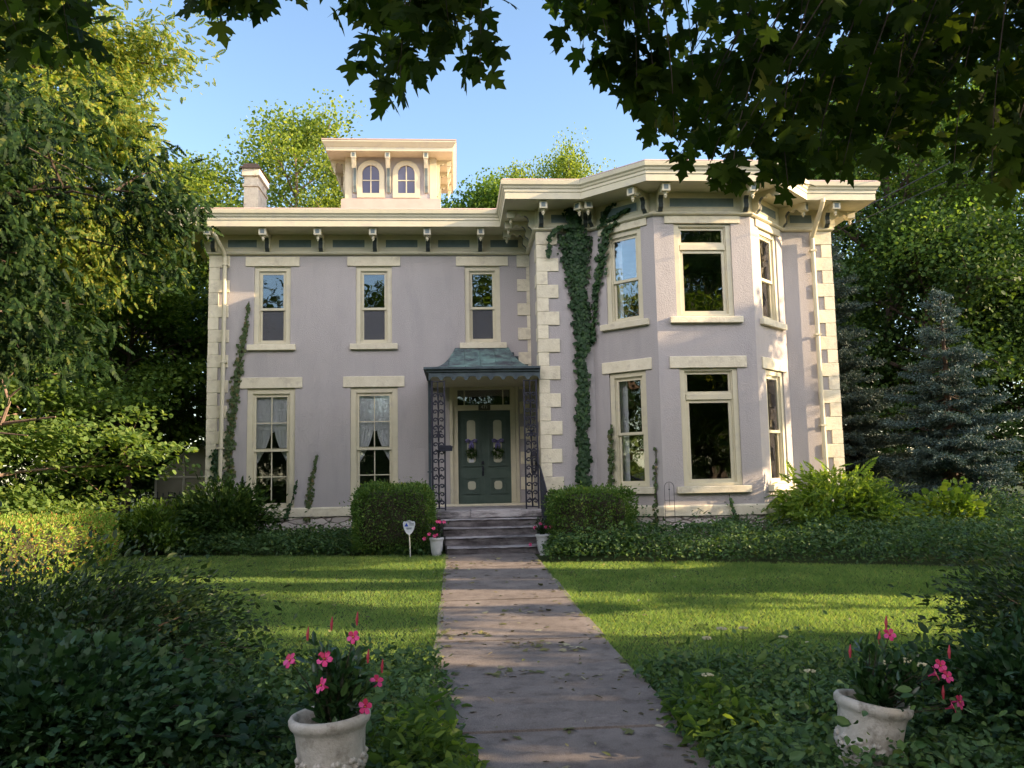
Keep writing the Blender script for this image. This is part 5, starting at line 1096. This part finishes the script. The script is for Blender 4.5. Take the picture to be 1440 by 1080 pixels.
# right-hand wood
bigt = tree('tall_tree', 'tall leafy tree with a forked trunk behind the right eave', (15.0, 27.5, 0), 16.5, 5.2, 26, 190, ROUND, .112, 'l_green', 58, base=.22, trunk=.32, clump=.72, flat=.6, sub=7, lean=(.8, 0))
again(bigt, 'leafy tree farther right behind the blue spruce', (20.5, 25.5, 0), (1.0, 1.0), 2.1); again(bigt, 'leafy tree at the far right edge of the wood', (24.5, 24.0, 0), (.9, .95), 4.4)
again(drk, 'dark tree filling the gap between the two spruces', (15.2, 25.0, 0), (1.0, .95), .6); again(drk, 'dark tree behind the right spruce', (18.5, 25.2, 0), (.9, .8), 2.9); again(drk, 'dark tree deep in the right-hand wood', (12.5, 31, 0), (1.2, 1.35), 5.0)
again(bigt, 'distant tree above the right-hand wood', (21.0, 34, 0), (1.2, 1.2), 3.3)

def spruce(lab, loc, h, R, mat, seed, trunk_clear=.9, n_whorl=17):
    r = np.random.default_rng(seed); t = thing('spruce_tree', loc, lab, 'spruce'); mb = MB(); mb.tube([(0, 0, -.1), (0, 0, h * .5), (0, 0, h)], [.14, .08, .01], 8); P, A = [], []
    for i in range(n_whorl):
        f = (i + .3) / n_whorl; z = trunk_clear + (h - trunk_clear) * f; L = R * (1 - f) ** .85 * r.uniform(.8, 1.15) + .10; nb = int(9 + 5 * (1 - f))
        for b in range(nb):
            a = b * 2 * math.pi / nb + i * .7 + r.normal(0, .25); l = L * r.uniform(.5, 1.2); zj = r.normal(0, .11); d = np.array([math.cos(a), math.sin(a), 0]); s = np.linspace(0, 1, 6)
            pts = np.array([[0, 0, z + zj]]) + d * (l * s)[:, None] + np.column_stack([0 * s, 0 * s, l * (-.46 * s + .34 * s ** 2.2) + .12 * f * s]); mb.tube([tuple(p) for p in pts], list(np.linspace(.02 * (1 - f) + .006, .003, 6)), 4)
            side = np.array([-d[1], d[0], 0]); ns = max(4, int(l * 13))
            for k in range(ns):
                u = .18 + .82 * (k + r.uniform()) / ns; q = min(int(u * 5), 4); b_ = pts[q] * (1 - (u * 5 - q)) + pts[q + 1] * (u * 5 - q); sl = l * .30 * (1.1 - .75 * u) + .05; sg = 1 if k % 2 else -1
                e = d * .75 + side * sg * .8 + [0, 0, -.18]; e /= np.linalg.norm(e); m_ = max(4, int(sl * 34)); w = np.linspace(.05, 1, m_)
                P.append(b_ + e * (sl * w)[:, None] + [0, 0, -.10] * (w ** 2)[:, None] * sl); A.append(np.repeat(e[None], m_, 0))
    P = np.concatenate(P); A = np.concatenate(A); mb.build('trunk', M['bark'], t, loc)
    P = np.repeat(P, 6, 0) + r.normal(0, .018, (6 * len(P), 3)); A = np.repeat(A, 6, 0); n = len(P); A2 = unit(A * .8 + r.normal(0, .55, (n, 3)) + [0, 0, .12]); V, F = scatter(NEEDLE, P, A2, r.normal(0, 1, (n, 3)), r.uniform(.06, .11, n))
    mesh_np('needles', V, F, M[mat], t, Matrix.Translation(loc)); return t
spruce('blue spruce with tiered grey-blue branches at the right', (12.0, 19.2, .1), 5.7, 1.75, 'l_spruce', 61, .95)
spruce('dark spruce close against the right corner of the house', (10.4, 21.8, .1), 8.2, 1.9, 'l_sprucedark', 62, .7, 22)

# ---------------------------------------------------------------- maple over the viewer
def maple():
    r = np.random.default_rng(71); t = thing('maple_tree', (5.6, -1.8, 0), 'maple whose dark leafy branches hang across the top of the view', 'tree'); mb = MB()
    mb.tube([(5.6, -1.8, -.2), (5.55, -1.8, 1), (5.4, -1.7, 3), (5.2, -1.4, 5.2), (5.1, -1.2, 8)], [.42, .34, .28, .24, .15], 12)
    hubs = [((5.35, -1.6, 4.2), (3.9, 1.2, 5.6), (3.0, 3.2, 5.6)), ((5.3, -1.5, 4.6), (2.6, .8, 6.2), (.3, 3.0, 6.0)), ((5.3, -1.5, 4.9), (1.2, -.2, 6.4), (-2.2, 2.6, 6.0)), ((5.4, -1.6, 4.0), (4.9, 1.8, 5.2), (4.4, 4.4, 5.2))]
    for a, b, c in hubs: mb.tube([tuple(Vector(a) * (1 - s) ** 2 + Vector(b) * 2 * s * (1 - s) + Vector(c) * s * s) for s in np.linspace(0, 1, 9)], list(np.linspace(.12, .03, 9)), 7)
    tips = []; span = []
    def tip(x4, z4, y, sp=.42): tips.append((x4 * y / 4, y, 1.6 + (z4 - 1.6) * y / 4)); span.append(sp)
    for x, z in ((-.50, 3.97), (-.42, 3.90), (-.40, 3.66), (-.33, 3.58), (-.30, 3.42), (-.26, 3.50), (-.12, 3.72), (.0, 3.74), (.10, 3.62), (.15, 3.60), (.14, 3.86), (-.2, 3.86), (-.06, 3.93), (.06, 3.96), (-.30, 3.78), (-.16, 3.60), (.02, 3.86)): tip(x, z + .07, r.uniform(3.7, 4.3), .2)
    for x, z in ((-1.26, 4.0), (-1.1, 4.0), (-.98, 3.99), (-1.16, 4.04), (-1.24, 3.96), (-1.05, 3.93), (-.98, 3.94), (-1.14, 3.92)): tip(x, z + .03, r.uniform(3.8, 4.3), .15)
    for x, z in ((-2.3, 3.72), (-2.1, 3.72), (-1.95, 3.80), (-1.8, 3.85), (-2.25, 3.92), (-2.05, 3.95), (-2.35, 3.5), (-2.2, 3.66), (-2.02, 3.68), (-1.88, 3.72), (-1.78, 3.70), (-2.3, 3.62), (-2.12, 3.82)): tip(x, z + .0, r.uniform(3.8, 4.6), .25)
    edge = [(.60, 3.84), (.66, 3.74), (.72, 3.66), (.80, 3.62), (.88, 3.42), (.97, 3.34), (1.02, 3.22), (1.15, 3.10), (1.28, 3.02), (1.40, 2.95), (1.55, 2.97), (1.70, 2.94), (1.85, 3.02), (2.0, 3.05), (2.2, 3.12), (2.4, 3.14), (2.6, 3.05), (2.8, 2.95), (3.0, 2.88), (3.15, 2.82)]
    for x, z in edge: tip(x + .03, z + .10, r.uniform(3.6, 4.2), .25 if x < 1 else .4); tip(x + .03 + r.normal(0, .04), z + .22, r.uniform(3.7, 5.0), .25 if x < 1 else .4)
    for i in range(165):
        x = r.uniform(.95, 3.5); zl = np.interp(x, [e[0] for e in edge], [e[1] for e in edge]); z = zl + .08 + (4.55 - zl) * r.uniform(0, 1); y = r.uniform(3.6, 5.8)
        if x < .95 and z < 3.75 and r.uniform() < .4: continue
        tip(x, z, y)
    P, A = [], []
    for k, tp in enumerate(tips):
        tp = Vector(tp); best = min(((Vector(a) * (1 - s) ** 2 + Vector(b) * 2 * s * (1 - s) + Vector(c) * s * s) for a, b, c in hubs for s in (.5, .65, .8, .95, 1)), key=lambda q: (q - tp).length + max(0, tp.y - q.y) * .2)
        out = Vector((r.normal(0, .35), r.normal(.1, .3), .55)); m_ = tp + out * .55 + (best - tp) * .25; n = 9
        pts = [best * (1 - s) ** 2 + m_ * 2 * s * (1 - s) + tp * s * s for s in np.linspace(0, 1, n)]
        mb.tube([tuple(p) for p in pts], list(np.linspace(.007, .0018, n)), 4)
        nl = 16
        for j in range(nl):
            s = 1 - span[k] * (j / nl) ** 1.2; q = min(int(s * (n - 1)), n - 2); b = pts[q].lerp(pts[q + 1], s * (n - 1) - q) + Vector(r.normal(0, .05 + .07 * j / nl, 3)); P.append(tuple(b)); d = (pts[q + 1] - pts[q]).normalized(); A.append((d.x * .5 + r.normal(0, .45), d.y * .5 + r.normal(0, .45), -.55 + r.normal(0, .35)))
    mb.build('trunk', M['bark'], t)
    P = np.array(P); A = unit(np.array(A)); n = len(P); Nn = unit(r.normal(0, .5, (n, 3)) + [0, -.55, .55]); V, F = scatter(MAPLE, P, A, Nn, r.uniform(.075, .13, n)); mesh_np('foliage', V, F, M['l_maple'], t)
    # upper crown, above the picture
    n = 26000; q = rdir(n, r) * (r.uniform(.25, 1, n) ** .4)[:, None]; P = np.array([2.0, .3, 8.2]) + q * [7.5, 5.5, 2.7]; keep = (vnoise(P, 1.3, 5) > -.15) & ((P[:, 2] - 1.6) / np.maximum(P[:, 1], .3) > .70); P = P[keep]; n = len(P)
    V, F = scatter(ROUND, P, rdir(n, r) + [0, 0, -.4], rdir(n, r) + [0, 0, 1], r.uniform(.14, .2, n)); mesh_np('crown', V, F, M['l_maple'], t)
    # side of the crown towards the sun, right of the picture
    n = 15000; q = rdir(n, r) * (r.uniform(.1, 1, n) ** .4)[:, None]; P = np.array([8.6, 2.0, 5.4]) + q * [3.0, 4.0, 2.6]; P = P[(vnoise(P, 1.4, 6) > -.3) & (P[:, 0] > .85 * P[:, 1] + 1.2)]; n = len(P)
    V, F = scatter(ROUND, P, rdir(n, r) + [0, 0, -.4], rdir(n, r) + [0, 0, 1], r.uniform(.13, .19, n)); mesh_np('crown', V, F, M['l_maple'], t)
maple()

# ---------------------------------------------------------------- unseen trees and shrubs round the viewer, placed for shade and pane reflections
def column_tree(lab, loc, h, R, n, seed):
    r = np.random.default_rng(seed); t = thing('columnar_tree', loc, lab, 'tree', 'added columnar evergreens shading the lawn'); mb = MB(); mb.tube([(0, 0, -.1), (0, 0, h * .5), (0, 0, h * .95)], [.10, .06, .01], 7); mb.build('trunk', M['bark'], t, loc)
    z = h * r.uniform(.02, 1, n); a = r.uniform(0, 6.28, n); q = np.column_stack([np.cos(a) * 1.3, np.sin(a) * 1.3, z * 1.5]); rr = R * (1 - (z / h) ** 2.4) ** .8 * (1 + .50 * vnoise(q, 1.6, seed) + .22 * vnoise(q, 4, seed + 1)) * r.uniform(.2, 1, n) ** .4
    P = np.column_stack([np.cos(a) * rr, np.sin(a) * rr, z]); A = unit(np.column_stack([np.cos(a) * .6, np.sin(a) * .6, .7 + 0 * a]) + r.normal(0, .5, (n, 3))); V, F = scatter(ROUND, P, A, rdir(n, r), r.uniform(.08, .14, n)); mesh_np('crown', V, F, M['l_dark'], t, Matrix.Translation(loc)); return t
ct = column_tree('tall columnar evergreen added beyond the right edge to shade the lawn', (14.0, 10.1, 0), 6.6, .72, 11000, 85)  # row added out of view; its gaps streak the lawn with sun
for y, s, q in ((8.95, (.92, 1.0), 1.0), (4.0, (.88, 1.0), 5.2), (2.9, (1.0, 1.05), .4), (1.7, (1.1, 1.1), 1.5), (.5, (1.1, 1.1), 2.7), (-.7, (1.2, 1.15), 3.9), (-2.1, (1.2, 1.1), 5.9), (-3.5, (1.2, 1.1), 5.0)): again(ct, None, (14.0 + .3 * math.sin(y * 3), y, 0), s, q)
dap = tree('street_tree', 'broad tree beyond the right edge of the lawn', (14.3, 7.3, 0), 7.6, 2.2, 8, 170, ROUND, .13, 'l_green', 83, base=.10, trunk=.14, clump=.27, flat=.6, sub=3, group='trees round the garden')
again(dap, None, (15.6, 5.4, 0), (1.05, 1.0), 2.0)
shd = tree('street_tree', 'broad tree beyond the right edge of the lawn', (20.5, 11.5, 0), 10.5, 3.4, 14, 150, ROUND, .18, 'l_green', 81, base=.30, trunk=.26, clump=.45, flat=.5, sub=4, group='trees round the garden')
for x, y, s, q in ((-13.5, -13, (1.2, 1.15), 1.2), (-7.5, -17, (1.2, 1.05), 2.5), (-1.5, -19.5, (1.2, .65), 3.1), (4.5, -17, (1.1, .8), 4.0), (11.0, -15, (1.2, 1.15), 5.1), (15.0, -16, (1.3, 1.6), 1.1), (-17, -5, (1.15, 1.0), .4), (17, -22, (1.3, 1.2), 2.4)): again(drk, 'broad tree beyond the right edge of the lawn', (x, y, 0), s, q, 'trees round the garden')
shrub('evergreen_shrub', 'tall dark shrub added out of view at the near left to shade the foreground', (-3.6, 1.5), (3.2, 2.4, 2.3), 16000, 'l_shade', .06, 91, LEAF, 50)  # this shrub and the next are added to keep sky light off the foreground
shrub('evergreen_shrub', 'tall dark shrub added out of view at the near right to shade the foreground', (4.2, 1.3), (3.0, 2.2, 2.0), 15000, 'l_shade', .06, 92, LEAF, 50)
